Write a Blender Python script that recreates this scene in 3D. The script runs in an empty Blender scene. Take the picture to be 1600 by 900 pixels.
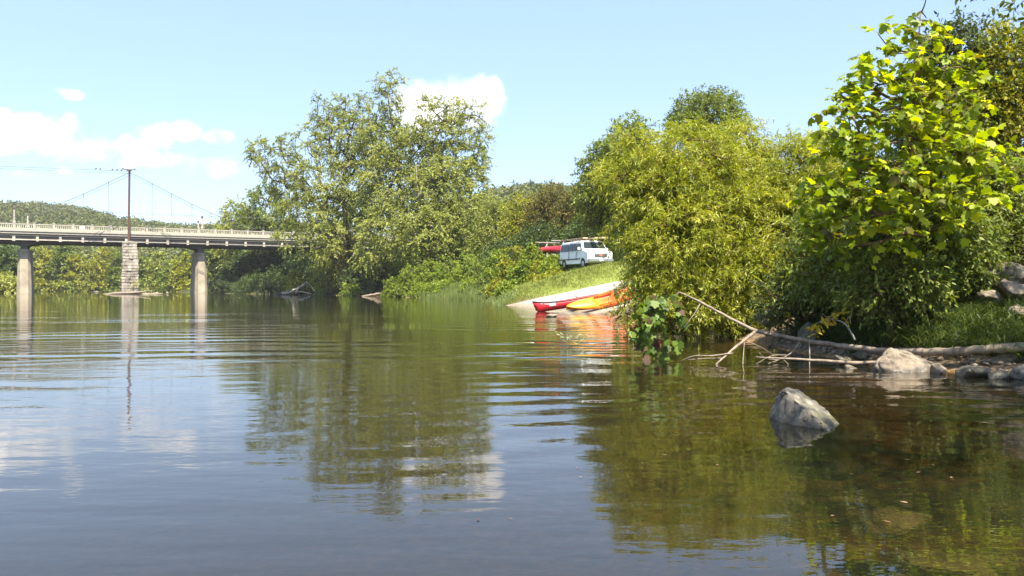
import bpy, bmesh, math, random
import numpy as np
from mathutils import Vector, Matrix
random.seed(7)
RNG = np.random.default_rng(11)
S = bpy.context.scene
COL = S.collection
R = math.radians
FP, HZ, CH = 1244.0, 450.0, 1.1          # focal length in photo pixels, horizon row, camera height

# ------------------------------------------------------------------ camera
cd = bpy.data.cameras.new('camera'); cam = bpy.data.objects.new('camera', cd); COL.objects.link(cam)
cam.location = (0, 0, CH); cam.rotation_euler = (R(90), 0, 0)
cd.sensor_width = 36; cd.lens = 28.0; cd.clip_start = 0.05; cd.clip_end = 9000
S.camera = cam

# ------------------------------------------------------------------ light
SUN_EL, SUN_AZ = 61.0, 24.0               # azimuth: degrees to the right of straight behind the camera
sd = Vector((math.sin(R(SUN_AZ))*math.cos(R(SUN_EL)), -math.cos(R(SUN_AZ))*math.cos(R(SUN_EL)), math.sin(R(SUN_EL))))
sl = bpy.data.lights.new('sun', 'SUN'); sl.energy = 5.0; sl.angle = R(0.5); sl.color = (1.0, 0.93, 0.79)
so = bpy.data.objects.new('sun', sl); COL.objects.link(so); so.rotation_euler = (-sd).to_track_quat('-Z', 'Y').to_euler()
so.location = (0, 0, 60)
S.view_settings.view_transform = 'Standard'; S.view_settings.look = 'None'
S.view_settings.gamma = 1; S.view_settings.use_curve_mapping = False
S.view_settings.exposure = 1.4

W = bpy.data.worlds.new('World'); S.world = W; W.use_nodes = True
wt = W.node_tree; wt.nodes.clear()
class NT:
    def __init__(s, t): s.t = t
    def n(s, typ, **k):
        x = s.t.nodes.new(typ)
        for a, b in k.items(): setattr(x, a, b)
        return x
    def l(s, a, b): s.t.links.new(a, b)
    def m(s, op, a, b=None, c=None, clamp=False):
        x = s.n('ShaderNodeMath', operation=op); x.use_clamp = clamp
        for i, v in enumerate((a, b, c)):
            if v is None: continue
            if isinstance(v, (int, float)): x.inputs[i].default_value = v
            else: s.l(v, x.inputs[i])
        return x.outputs[0]
    def noise(s, vec, scale, detail=3, rough=.5, dist=0.0):
        x = s.n('ShaderNodeTexNoise'); x.inputs['Scale'].default_value = scale
        x.inputs['Detail'].default_value = detail; x.inputs['Roughness'].default_value = rough
        x.inputs['Distortion'].default_value = dist
        if vec is not None: s.l(vec, x.inputs['Vector'])
        return x.outputs['Fac']
    def ramp(s, fac, stops):
        x = s.n('ShaderNodeValToRGB'); r = x.color_ramp
        while len(r.elements) < len(stops): r.elements.new(.5)
        for e, (p, c) in zip(r.elements, stops):
            e.position = p; e.color = (*c, 1) if len(c) == 3 else c
        s.l(fac, x.inputs[0]); return x.outputs[0]
    def mapr(s, v, a, b, c=0., d=1., smooth=False):
        x = s.n('ShaderNodeMapRange')
        if smooth: x.interpolation_type = 'SMOOTHSTEP'
        for i, q in zip((1, 2, 3, 4), (a, b, c, d)): x.inputs[i].default_value = q
        s.l(v, x.inputs[0]); return x.outputs[0]
    def mix(s, f, a, b):
        x = s.n('ShaderNodeMix', data_type='RGBA')
        for i, v in ((0, f), (6, a), (7, b)):
            if isinstance(v, (int, float)): x.inputs[i].default_value = v
            elif isinstance(v, tuple): x.inputs[i].default_value = (*v, 1)
            else: s.l(v, x.inputs[i])
        return x.outputs[2]
T = NT(wt)
sky = T.n('ShaderNodeTexSky', sky_type='NISHITA'); sky.sun_disc = False
sky.sun_elevation = R(SUN_EL); sky.sun_rotation = math.atan2(sd.x, sd.y)
sky.altitude = 60; sky.air_density = 1.0; sky.dust_density = 1.0; sky.ozone_density = 1.3
tc = T.n('ShaderNodeTexCoord'); sx = T.n('ShaderNodeSeparateXYZ'); T.l(tc.outputs['Generated'], sx.inputs[0])
yy = T.m('MAXIMUM', sx.outputs[1], 0.05)
u = T.m('DIVIDE', sx.outputs[0], yy); v = T.m('DIVIDE', sx.outputs[2], yy)
cmb = T.n('ShaderNodeCombineXYZ'); T.l(u, cmb.inputs[0]); T.l(v, cmb.inputs[1]); uv = cmb.outputs[0]
nz = T.noise(uv, 16, 6, .55, .4); nz2 = T.noise(uv, 55, 4, .6)
# cumulus lobes: azimuth, height, half-width, half-height, weight (tangents of the sky directions)
lobes = [(45,205,85,34,1),(105,192,28,17,1),(10,200,60,28,1),(20,232,120,16,.7),(140,232,60,22,.85),(205,230,50,20,.9),(245,212,38,24,1),
         (288,205,32,18,1),(345,212,30,14,.8),(225,250,90,16,.75),(165,245,80,14,.7),(350,262,80,20,.7),(60,225,110,20,.8),(114,149,24,8,.5),(85,143,18,5,.3),
         (40,272,24,8,.35),(105,268,28,6,.3),(650,170,50,42,1.2),(705,150,45,36,1.2),(752,160,38,44,1.2),(690,180,70,30,1.),(770,140,20,24,1.1)]
f = None
for px, py, a, b, w in lobes:
    du = T.m('DIVIDE', T.m('SUBTRACT', u, (px-800)/FP), a/FP); dv = T.m('DIVIDE', T.m('SUBTRACT', v, (HZ-py)/FP), b/FP)
    r2 = T.m('ADD', T.m('MULTIPLY', du, du), T.m('MULTIPLY', dv, dv))
    g = T.m('MULTIPLY', T.m('SUBTRACT', 1.25, r2), w)
    f = g if f is None else T.m('SMOOTH_MAX', f, g, .25)
f = T.m('ADD', f, T.m('MULTIPLY', T.m('SUBTRACT', nz, .60), 3.4)); f = T.m('ADD', f, T.m('MULTIPLY', T.m('SUBTRACT', nz2, .5), 1.5))
al = T.mapr(f, -.3, 1.6, 0, 1, True)
al = T.m('MULTIPLY', al, T.mapr(sx.outputs[1], .05, .3))
al = T.m('MULTIPLY', al, .93)
cl = T.mix(T.mapr(nz, .35, .65), (5.0, 4.8, 4.75), (8.2, 7.8, 7.3))
skyc = T.n('ShaderNodeHueSaturation'); skyc.inputs['Saturation'].default_value = 1.0
T.l(sky.outputs[0], skyc.inputs['Color'])
bg = T.n('ShaderNodeBackground'); bg.inputs['Strength'].default_value = 0.112
airy = T.mix(.55, skyc.outputs[0], (1.95, 2.85, 4.5))   # thin summer haze high in the air
T.l(T.mix(al, airy, cl), bg.inputs['Color'])
wo = T.n('ShaderNodeOutputWorld'); T.l(bg.outputs[0], wo.inputs[0])
S.cycles.max_bounces = 8; S.cycles.diffuse_bounces = 3; S.cycles.glossy_bounces = 4
S.cycles.transmission_bounces = 4; S.cycles.transparent_max_bounces = 8
S.cycles.caustics_reflective = False; S.cycles.caustics_refractive = False
try: S.cycles.use_denoising = True
except Exception: pass

# ------------------------------------------------------------------ helpers
def P(px, py, Y): return Vector(((px-800)/FP*Y, Y, CH+(HZ-py)/FP*Y))
def tag(o, label=None, cat=None, group=None, kind=None):
    for k, q in (('label', label), ('category', cat), ('group', group), ('kind', kind)):
        if q: o[k] = q
    return o
def empty(name, loc, rz=0, label=None, cat=None, group=None):
    o = bpy.data.objects.new(name, None); COL.objects.link(o); o.location = loc; o.rotation_euler = (0, 0, rz)
    o.empty_display_size = .2
    return tag(o, label, cat, group)
def link(name, me, mat=None, parent=None):
    o = bpy.data.objects.new(name, me); COL.objects.link(o)
    if mat: me.materials.append(mat)
    if parent: o.parent = parent
    return o
def arr_mesh(name, V, F, attrs=None, smooth=False):
    """V (n,3); F (m,k) array"""
    me = bpy.data.meshes.new(name); V = np.asarray(V, np.float32); F = np.asarray(F, np.int32)
    m, k = F.shape
    me.vertices.add(len(V)); me.vertices.foreach_set('co', V.ravel())
    me.loops.add(m*k); me.loops.foreach_set('vertex_index', F.ravel())
    me.polygons.add(m); me.polygons.foreach_set('loop_start', np.arange(0, m*k, k, dtype=np.int32))
    if smooth: me.polygons.foreach_set('use_smooth', np.ones(m, bool))
    for an, av in (attrs or {}).items():
        a = me.attributes.new(an, 'FLOAT', 'FACE'); a.data.foreach_set('value', np.asarray(av, np.float32))
    me.update(calc_edges=True)
    return me
class MB:
    def __init__(s): s.v = []; s.f = []
    def add(s, vs, fs):
        b = len(s.v); s.v += [tuple(x) for x in vs]; s.f += [tuple(b+i for i in q) for q in fs]
    def box(s, x0, x1, y0, y1, z0, z1):
        s.add([(x0,y0,z0),(x1,y0,z0),(x1,y1,z0),(x0,y1,z0),(x0,y0,z1),(x1,y0,z1),(x1,y1,z1),(x0,y1,z1)],
              [(0,3,2,1),(4,5,6,7),(0,1,5,4),(1,2,6,5),(2,3,7,6),(3,0,4,7)])
    def tube(s, pts, rad, n=6, cap=True):
        pts = [Vector(p) for p in pts]
        if not hasattr(rad, '__len__'): rad = [rad]*len(pts)
        up = Vector((0, 0, 1)); rings = []
        for i, p in enumerate(pts):
            d = (pts[min(i+1, len(pts)-1)]-pts[max(i-1, 0)])
            d = d.normalized() if d.length > 1e-9 else Vector((0, 0, 1))
            a = d.cross(up)
            if a.length < 1e-3: a = d.cross(Vector((1, 0, 0)))
            a.normalize(); b = d.cross(a)
            rings.append([p+(a*math.cos(2*math.pi*j/n)+b*math.sin(2*math.pi*j/n))*rad[i] for j in range(n)])
        vs = [q for r in rings for q in r]; fs = []
        for i in range(len(pts)-1):
            for j in range(n):
                fs.append((i*n+j, i*n+(j+1) % n, (i+1)*n+(j+1) % n, (i+1)*n+j))
        if cap: fs += [tuple(range(n))[::-1], tuple((len(pts)-1)*n+j for j in range(n))]
        s.add(vs, fs)
    def prism(s, prof, axis, a, b):
        """closed 2-D outline extruded along axis from a to b"""
        n = len(prof)
        def mk(p, t):
            if axis == 'x': return (t, p[0], p[1])
            if axis == 'y': return (p[0], t, p[1])
            return (p[0], p[1], t)
        s.add([mk(p, a) for p in prof]+[mk(p, b) for p in prof],
              [tuple(range(n))[::-1], tuple(range(n, 2*n))]+[(i, (i+1) % n, n+(i+1) % n, n+i) for i in range(n)])
    def mesh(s, name, smooth=False):
        me = bpy.data.meshes.new(name); me.from_pydata([tuple(x) for x in s.v], [], s.f)
        if smooth: me.polygons.foreach_set('use_smooth', [True]*len(me.polygons))
        me.update(); return me
    def build(s, name, mat, parent=None, smooth=False, bevel=0):
        me = s.mesh(name, smooth)
        bm = bmesh.new(); bm.from_mesh(me); bmesh.ops.recalc_face_normals(bm, faces=bm.faces)
        if bevel: bmesh.ops.bevel(bm, geom=bm.edges[:], offset=bevel, segments=2, affect='EDGES', clamp_overlap=True)
        bm.to_mesh(me); bm.free()
        return link(name, me, mat, parent)

# ------------------------------------------------------------------ materials
def newmat(name):
    m = bpy.data.materials.new(name); m.use_nodes = True; m.node_tree.nodes.clear(); return m, NT(m.node_tree)
def principled(t, col, rough=.6, metal=0, spec=.5, bump=None, bstr=.3, bdist=.02):
    b = t.n('ShaderNodeBsdfPrincipled')
    if isinstance(col, tuple): b.inputs['Base Color'].default_value = (*col, 1)
    else: t.l(col, b.inputs['Base Color'])
    if isinstance(rough, (int, float)): b.inputs['Roughness'].default_value = rough
    else: t.l(rough, b.inputs['Roughness'])
    b.inputs['Metallic'].default_value = metal; b.inputs['Specular IOR Level'].default_value = spec
    if bump is not None:
        x = t.n('ShaderNodeBump'); x.inputs['Strength'].default_value = bstr; x.inputs['Distance'].default_value = bdist
        t.l(bump, x.inputs['Height']); t.l(x.outputs[0], b.inputs['Normal'])
    o = t.n('ShaderNodeOutputMaterial'); t.l(b.outputs[0], o.inputs[0]); return b
def simple(name, col, rough=.6, metal=0, spec=.5, var=.15, scale=4.0, bstr=0.15, bdist=.01):
    m, t = newmat(name); g = t.n('ShaderNodeTexCoord').outputs['Object']
    n = t.noise(g, scale, 5, .6)
    dk = tuple(c*(1-var) for c in col); lt = tuple(min(1, c*(1+var)) for c in col)
    principled(t, t.ramp(n, [(.3, dk), (.7, lt)]), rough, metal, spec, n, bstr, bdist); return m
def leafmat(name, cols, trans=.3, rough=.5, tcol=None, spec=.35):
    """cols: three base colours picked leaf by leaf and clump by clump"""
    m, t = newmat(name)
    a = t.n('ShaderNodeAttribute', attribute_name='rnd').outputs['Fac']
    c = t.n('ShaderNodeAttribute', attribute_name='clump').outputs['Fac']
    f = t.m('ADD', t.m('MULTIPLY', a, .55), t.m('MULTIPLY', c, .45))
    col = t.ramp(f, list(zip([i/(len(cols)-1)*.7+.15 for i in range(len(cols))], cols)))
    b = t.n('ShaderNodeBsdfPrincipled'); t.l(col, b.inputs['Base Color']); b.inputs['Roughness'].default_value = rough
    b.inputs['Specular IOR Level'].default_value = spec
    tr = t.n('ShaderNodeBsdfTranslucent')
    h = t.n('ShaderNodeHueSaturation'); h.inputs['Hue'].default_value = .485; h.inputs['Saturation'].default_value = 1.15
    h.inputs['Value'].default_value = 1.6; t.l(col, h.inputs['Color']); t.l(h.outputs[0], tr.inputs[0])
    mx = t.n('ShaderNodeMixShader'); mx.inputs[0].default_value = trans
    t.l(b.outputs[0], mx.inputs[1]); t.l(tr.outputs[0], mx.inputs[2])
    o = t.n('ShaderNodeOutputMaterial'); t.l(mx.outputs[0], o.inputs[0]); return m
M = {}
M['silver'] = leafmat('silver_green_leaf', [(.11,.14,.02),(.24,.27,.045),(.40,.42,.12)])
M['dark'] = leafmat('dark_green_leaf', [(.035,.058,.012),(.065,.10,.02),(.12,.165,.04)])
M['mid'] = leafmat('mid_green_leaf', [(.075,.11,.014),(.15,.20,.028),(.24,.28,.055)])
M['lime'] = leafmat('yellow_green_leaf', [(.13,.155,.012),(.25,.27,.022),(.36,.34,.035)])
M['willow'] = leafmat('willow_leaf', [(.13,.165,.014),(.25,.30,.022),(.37,.40,.04),(.46,.45,.10)], .35, .45)
M['shrub'] = leafmat('bright_shrub_leaf', [(.11,.16,.015),(.20,.27,.028),(.30,.36,.05)])
M['brownish'] = leafmat('bronzed_leaf', [(.07,.075,.016),(.14,.14,.028),(.20,.145,.035)])
M['sycamore'] = leafmat('sycamore_leaf', [(.14,.13,.02),(.16,.23,.018),(.29,.38,.022),(.48,.52,.035)], .5, .42)
M['vine'] = leafmat('vine_leaf', [(.10,.035,.015),(.06,.11,.012),(.11,.18,.018),(.16,.22,.03)], .35)
M['yellow'] = leafmat('yellowing_leaf', [(.35,.25,.02),(.5,.38,.03),(.45,.42,.05)], .35)
M['pond'] = leafmat('pale_sprig_leaf', [(.25,.3,.10),(.40,.42,.2),(.5,.5,.3)], .35)
M['grass'] = leafmat('bank_grass', [(.02,.04,.008),(.06,.095,.018),(.15,.19,.045)], .3)
M['lawn'] = leafmat('lawn_grass', [(.13,.16,.03),(.20,.24,.04),(.28,.30,.07)], .25)
M['reed'] = leafmat('reed_grass', [(.09,.13,.025),(.15,.20,.045),(.22,.25,.09)], .25)
M['litter'] = leafmat('dead_leaf', [(.10,.05,.025),(.22,.12,.06),(.38,.24,.14)], .15)
def barkmat(name, a, b, sc=3):
    m, t = newmat(name); g = t.n('ShaderNodeTexCoord').outputs['Object']
    mp = t.n('ShaderNodeMapping'); mp.inputs['Scale'].default_value = (1, 1, .25); t.l(g, mp.inputs[0])
    n = t.noise(mp.outputs[0], sc, 6, .65); principled(t, t.ramp(n, [(.3, a), (.7, b)]), .85, 0, .3, n, .6, .03); return m
M['bark'] = barkmat('grey_brown_bark', (.05,.038,.026), (.16,.13,.095))
M['twig'] = barkmat('young_twig_bark', (.09,.05,.025), (.20,.14,.07), 20)
M['deadwood'] = barkmat('weathered_dead_wood', (.13,.10,.07), (.35,.28,.21), 14)
M['palewood'] = barkmat('sunlit_tone_driftwood', (.30,.25,.19), (.62,.55,.45), 3)  # sunlight on the shaded driftwood heap put into a paler wood colour
M['greywood'] = barkmat('grey_dead_wood', (.14,.115,.09), (.36,.31,.25), 14)
def rockmat(name, a, b, c=None, moss=0.0, sc=3):
    m, t = newmat(name); g = t.n('ShaderNodeTexCoord').outputs['Object']
    n = t.noise(g, sc, 8, .62); n2 = t.noise(g, sc*5, 5, .7)
    f = t.m('ADD', t.m('MULTIPLY', n, .6), t.m('MULTIPLY', n2, .4))
    col = t.ramp(f, [(.38, a), (.55, b)]+([(.68, c)] if c else []))
    if moss:
        gm = t.n('ShaderNodeNewGeometry'); s3 = t.n('ShaderNodeSeparateXYZ'); t.l(gm.outputs['Normal'], s3.inputs[0])
        k = t.m('MULTIPLY', t.mapr(t.noise(g, sc*1.3, 4), .45, .6), t.mapr(s3.outputs[0], -.1, .5))
        col = t.mix(t.m('MULTIPLY', k, moss), col, (.16, .15, .05))
    # wet band just above the river's surface (real height)
    gp = t.n('ShaderNodeNewGeometry'); s4 = t.n('ShaderNodeSeparateXYZ'); t.l(gp.outputs['Position'], s4.inputs[0])
    wet = t.mapr(t.m('ADD', s4.outputs[2], t.m('MULTIPLY', n, -.08)), -.02, .03, 1, 0)
    col = t.mix(t.m('MULTIPLY', wet, .72), col, (.045, .038, .025))
    principled(t, col, t.mapr(wet, 0, 1, .85, .3), 0, .4, f, .7, .04); return m
M['rock'] = rockmat('tan_river_rock', (.11,.085,.06), (.27,.215,.155), (.37,.31,.23), 0, 3)
M['greyrock'] = rockmat('pale_grey_rock', (.06,.05,.038), (.21,.185,.145), (.48,.455,.40), .8, 5)
M['palerock'] = rockmat('algae_pale_rock', (.30,.29,.20), (.62,.60,.48), (.8,.8,.72), 0, 4)
M['darkrock'] = rockmat('mossy_dark_rock', (.06,.055,.04), (.16,.14,.10), (.28,.25,.18), .3, 3)
M['concrete'] = simple('old_concrete', (.37,.31,.225), .85, 0, .3, .30, .7, .2, .02)
M['concrete_pale'] = simple('pale_balustrade_concrete', (.41,.37,.30), .85, 0, .3, .14, 2.5)
M['girder'] = simple('weathered_dark_girder', (.115,.105,.095), .7, 0, .4, .25, 1.0)
M['trim'] = simple('pale_painted_flange', (.50,.44,.35), .7, 0, .4, .22, 2)
M['rust'] = simple('rust_brown_steel', (.13,.065,.045), .8, .2, .4, .3, 3)
M['cable'] = simple('dark_cable', (.12,.12,.12), .6, .5, .4)
M['white'] = simple('white_van_paint', (.80,.81,.80), .3, 0, .5, .04, 1, 0)
M['glass'] = simple('dark_window_glass', (.02,.03,.03), .12, 0, .3, .1, 1, 0)
M['rubber'] = simple('black_rubber', (.03,.03,.03), .8)
M['chrome'] = simple('dull_chrome', (.45,.45,.44), .3, .8, .5, .1, 5, 0)
M['black'] = simple('black_trim', (.03,.03,.03), .5)
M['lamp_glass'] = simple('headlamp_glass', (.7,.7,.66), .15, 0, .6, .05, 5, 0)
M['redpaint'] = simple('red_van_paint', (.60,.02,.02), .35, 0, .5, .08, 1, 0)
M['orange_light'] = simple('orange_marker', (.8,.18,.03), .3, 0, .5, .05, 5, 0)
M['wood'] = simple('pale_timber', (.62,.45,.25), .7, 0, .3, .2, 6)
M['steel'] = simple('galvanised_steel', (.50,.51,.50), .5, .4, .4, .12, 5, 0)
M['canoe'] = simple('red_canoe_hull', (.68,.022,.035), .35, 0, .5, .07, 3, .05)
M['canoe_in'] = simple('canoe_inside', (.25,.03,.03), .6)
M['gunwale'] = simple('black_gunwale', (.03,.03,.035), .5)
M['sticker'] = simple('white_sticker', (.75,.72,.70), .5, 0, .4, .05, 3, 0)
# kayak: colours moulded along the hull, yellow to orange to red
m, t = newmat('kayak_hull'); g = t.n('ShaderNodeTexCoord').outputs['Object']; s3 = t.n('ShaderNodeSeparateXYZ'); t.l(g, s3.inputs[0])
f = t.m('ADD', s3.outputs[0], t.m('MULTIPLY', t.noise(g, 2.5, 3), 1.3))
principled(t, t.ramp(t.mapr(f, -.2, 4.4), [(.0, (.85,.45,.02)), (.35, (.82,.33,.01)), (.6, (.80,.12,.008)), (.85, (.70,.025,.01))]), .35); M['kayak'] = m

# ------------------------------------------------------------------ terrain
SHORE = np.array([(7.6,-80),(7.2,-10),(6.9,5),(6.6,9.0),(6.05,10.1),(5.45,11),(5.0,12.6),(4.8,14.2),(4.9,17.3),(5.5,24),(5.4,29),(3.95,33.6),
    (-.4,50.6),(-1.0,58),(-1.9,66),(-4.5,74),(-7.5,80),(-11,92),(-16.5,105),(-27,122),(-40.7,137),(-52,152),(-62,170),(-72,192),(-88,218),
    (-110,234),(-150,243),(-320,240),(-320,206),(-150,203),(-118,185),(-104,160),(-106,140),(-112,100),(-112,-80)], float)
def seg_dist(X, Y, poly):
    d = np.full(X.shape, 1e18); ins = np.zeros(X.shape, bool); n = len(poly)
    for i in range(n):
        ax, ay = poly[i]; bx, by = poly[(i+1) % n]; ex, ey = bx-ax, by-ay
        t_ = np.clip(((X-ax)*ex+(Y-ay)*ey)/(ex*ex+ey*ey), 0, 1)
        d = np.minimum(d, (X-ax-t_*ex)**2+(Y-ay-t_*ey)**2)
        c = ((ay > Y) != (by > Y)) & (X < (bx-ax)*(Y-ay)/((by-ay) if by != ay else 1e-9)+ax)
        ins ^= c
    d = np.sqrt(d); return np.where(ins, -d, d)
RP, RD = np.array((-.4, 50.6)), np.array((.97, .243))       # boat ramp: far lower corner, uphill direction
RN = np.array((.243, -.97)); RS = .205
ridge_px = np.array([-900,-400,-100,0,60,130,180,240,300,360,450,600,700,750,790,820,860,900,1000,1300,1700,2600], float)
ridge_py = np.array([330,318,316,322,323,331,344,353,357,358,360,350,325,306,297,293,296,298,305,318,325,335], float)
def vnoise(x, y, seed=0):
    def h(i, j):
        q = np.sin(i*127.1+j*311.7+seed*17.3)*43758.5453; return q-np.floor(q)
    xi, yi = np.floor(x), np.floor(y); fx, fy = x-xi, y-yi; fx = fx*fx*(3-2*fx); fy = fy*fy*(3-2*fy)
    return (h(xi,yi)*(1-fx)+h(xi+1,yi)*fx)*(1-fy)+(h(xi,yi+1)*(1-fx)+h(xi+1,yi+1)*fx)*fy
def ground(X, Y):
    X = np.asarray(X, float); Y = np.asarray(Y, float)
    d = seg_dist(X, Y, SHORE)
    b = np.clip((Y-26)/20, 0, 1)
    H = 1.25+b*1.9; k = 2.6+b*1.6
    land = H*(1-np.exp(-np.maximum(d, 0)/k))+np.clip(d-4, 0, 40)*.02
    land += (vnoise(X*1.3, Y*1.3)-.5)*.16*np.clip(d/1.0, 0, 1)+(vnoise(X*4, Y*4, 2)-.5)*.05
    # hills behind
    px = 800+FP*X/np.maximum(Y, 50); rz = np.interp(px, ridge_px, ridge_py)
    right = np.clip((px-560)/140, 0, 1)
    Yr = 620-right*180
    top = (HZ-rz)/FP*Yr+CH-13-right*1.5
    y0 = 262-right*100
    tt = np.clip((Y-y0)/(Yr-y0), 0, 1); tt = tt*tt*(3-2*tt)
    hill = top*tt*(1+.0*X)
    land = np.where(Y > 150, land+np.maximum(hill, 0)*np.clip((d-5)/60, 0, 1), land)
    nd = np.maximum(-d, 0)
    bed = -.03-.42*(1-np.exp(-nd/3.2))-np.clip(nd-4, 0, 30)*.05+(vnoise(X*2.2, Y*2.2, 5)-.5)*.10*np.clip(nd, 0, 1)
    z = np.where(d > 0, land, bed)
    # ramp
    s = (X-RP[0])*RD[0]+(Y-RP[1])*RD[1]; w = (X-RP[0])*RN[0]+(Y-RP[1])*RN[1]
    inside = np.minimum(np.minimum(w+.9, 18.0-w), np.minimum(s+4, 14-s)); q = np.clip(inside/.9, 0, 1)
    return z*(1-q)+(RS*s-.07)*q
def axis_pts(marks):
    out = []
    for a, b, st in marks: out += list(np.arange(a, b, st))
    return np.array(out+[marks[-1][1]])
gx = axis_pts([(-3500,-700,200),(-700,-180,14),(-180,-60,4),(-60,-10,1.5),(-10,1,.5),(1,9,.22),(9,20,.6),(20,120,5),(120,520,20),(520,3500,250)])
gy = axis_pts([(-900,-60,80),(-60,0,4),(0,3,.5),(3,19,.24),(19,70,.7),(70,180,2.5),(180,700,10),(700,1000,60),(1000,5200,300)])
GX, GY = np.meshgrid(gx, gy); GZ = ground(GX, GY)
nx, ny = len(gx), len(gy); I = np.arange(nx*ny).reshape(ny, nx)
F = np.stack([I[:-1,:-1], I[:-1,1:], I[1:,1:], I[1:,:-1]], -1).reshape(-1, 4)
gm = arr_mesh('ground', np.stack([GX, GY, GZ], -1).reshape(-1, 3), F, smooth=True)
m, t = newmat('ground'); gp = t.n('ShaderNodeNewGeometry').outputs['Position']; s3 = t.n('ShaderNodeSeparateXYZ'); t.l(gp, s3.inputs[0])
n1 = t.noise(gp, 1.6, 6, .6); n2 = t.noise(gp, 9, 6, .65); n3 = t.noise(gp, .35, 3)
soil = t.ramp(n2, [(.3, (.07,.048,.03)), (.5, (.15,.105,.065)), (.7, (.26,.20,.13))])
turf = t.ramp(n2, [(.3, (.07,.095,.018)), (.55, (.16,.19,.035)), (.75, (.24,.25,.06))])
gk = t.m('MULTIPLY', t.mapr(t.m('ADD', s3.outputs[2], t.m('MULTIPLY', n1, .5)), .45, .95), t.mapr(s3.outputs[1], 28, 44))
land = t.mix(gk, soil, turf)
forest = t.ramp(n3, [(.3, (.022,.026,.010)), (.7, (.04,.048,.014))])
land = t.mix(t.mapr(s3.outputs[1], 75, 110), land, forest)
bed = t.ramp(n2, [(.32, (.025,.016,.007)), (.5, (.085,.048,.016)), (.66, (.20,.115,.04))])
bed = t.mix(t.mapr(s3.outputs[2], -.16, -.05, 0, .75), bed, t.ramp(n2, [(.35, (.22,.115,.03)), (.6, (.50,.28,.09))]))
bed = t.mix(t.mapr(s3.outputs[2], -.9, -.15), (.06,.038,.012), bed)  # bed dimmed towards depth: water's light absorption put into the colour
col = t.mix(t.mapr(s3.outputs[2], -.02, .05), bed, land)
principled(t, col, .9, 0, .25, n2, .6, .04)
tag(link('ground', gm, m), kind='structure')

# ------------------------------------------------------------------ water
m, t = newmat('river_water'); gp = t.n('ShaderNodeNewGeometry').outputs['Position']
def stretched(sx_, sy_, rot=0.0):
    mp = t.n('ShaderNodeMapping'); mp.inputs['Scale'].default_value = (sx_, sy_, 1); mp.inputs['Rotation'].default_value = (0, 0, rot)
    t.l(gp, mp.inputs[0]); return mp.outputs[0]
s3 = t.n('ShaderNodeSeparateXYZ'); t.l(gp, s3.inputs[0])
def rings(cx, cy, wl, ph, warp=.4):
    dx = t.m('SUBTRACT', s3.outputs[0], cx); dy = t.m('SUBTRACT', s3.outputs[1], cy)
    r = t.m('SQRT', t.m('ADD', t.m('MULTIPLY', dx, dx), t.m('MULTIPLY', dy, dy)))
    r = t.m('ADD', r, t.m('MULTIPLY', t.noise(gp, .35, 2), warp*4))
    return t.m('SINE', t.m('ADD', t.m('MULTIPLY', r, 2*math.pi/wl), ph)), r
w1, r1 = rings(-4, -6, 1.25, 0.3)                    # wake swell crossing the pool
w2, r2 = rings(3.5, -4, .62, 1.1, .25)
w3, r3 = rings(2.4, 6.6, .30, 0, .06)                # small rings about the rock
g1 = t.m('MULTIPLY', t.mapr(t.noise(stretched(.12, .3), 1, 2), .42, .62), t.mapr(s3.outputs[1], 7, 13, .1, 1))
g1 = t.m('MULTIPLY', g1, t.mapr(s3.outputs[1], 26, 60, 1, .05))
g2 = t.m('MULTIPLY', t.mapr(t.noise(stretched(.3, .5, .4), 1, 2), .40, .62), t.mapr(s3.outputs[1], 4, 6.5, .2, 1))
g2 = t.m('MULTIPLY', g2, t.m('MULTIPLY', t.mapr(s3.outputs[1], 14, 26, 1, .1), t.mapr(s3.outputs[0], -3, 1.5, .35, 1)))
g3 = t.mapr(r3, .3, 3.0, 1, 0)
h = t.m('MULTIPLY', t.m('MULTIPLY', w1, g1), .0078)
h = t.m('ADD', h, t.m('MULTIPLY', t.m('MULTIPLY', w2, g2), .0034))
h = t.m('ADD', h, t.m('MULTIPLY', t.m('MULTIPLY', w3, g3), .0005))
h = t.m('ADD', h, t.m('MULTIPLY', t.noise(stretched(.8, 2.2, .12), 1, 2, .45), .0048))
h = t.m('ADD', h, t.m('MULTIPLY', t.noise(stretched(2.4, 6.5, -.1), 1, 3, .55), t.mapr(s3.outputs[1], 3, 12, .0016, .0030)))
h = t.m('ADD', h, t.m('MULTIPLY', t.m('MULTIPLY', t.noise(stretched(7, 15, .25), 1, 2, .5), t.mapr(t.noise(stretched(.5, .9), 1, 2), .42, .6)), .0007))
bp = t.n('ShaderNodeBump'); bp.inputs['Strength'].default_value = 1; bp.inputs['Distance'].default_value = 1; t.l(h, bp.inputs['Height'])
gl = t.n('ShaderNodeBsdfGlossy'); gl.inputs['Roughness'].default_value = .015; t.l(bp.outputs[0], gl.inputs['Normal'])
gl.inputs['Color'].default_value = (1, 1, 1, 1)
tr = t.n('ShaderNodeBsdfTransparent'); tr.inputs[0].default_value = (.66, .56, .34, 1)
df = t.n('ShaderNodeBsdfDiffuse'); df.inputs[0].default_value = (.017, .020, .011, 1)
mx = t.n('ShaderNodeMixShader'); mx.inputs[0].default_value = .4; t.l(tr.outputs[0], mx.inputs[1]); t.l(df.outputs[0], mx.inputs[2])
fr = t.n('ShaderNodeFresnel'); fr.inputs['IOR'].default_value = 1.45; t.l(bp.outputs[0], fr.inputs['Normal'])
m2 = t.n('ShaderNodeMixShader'); t.l(fr.outputs[0], m2.inputs[0]); t.l(mx.outputs[0], m2.inputs[1]); t.l(gl.outputs[0], m2.inputs[2])
o = t.n('ShaderNodeOutputMaterial'); t.l(m2.outputs[0], o.inputs[0])
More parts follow.
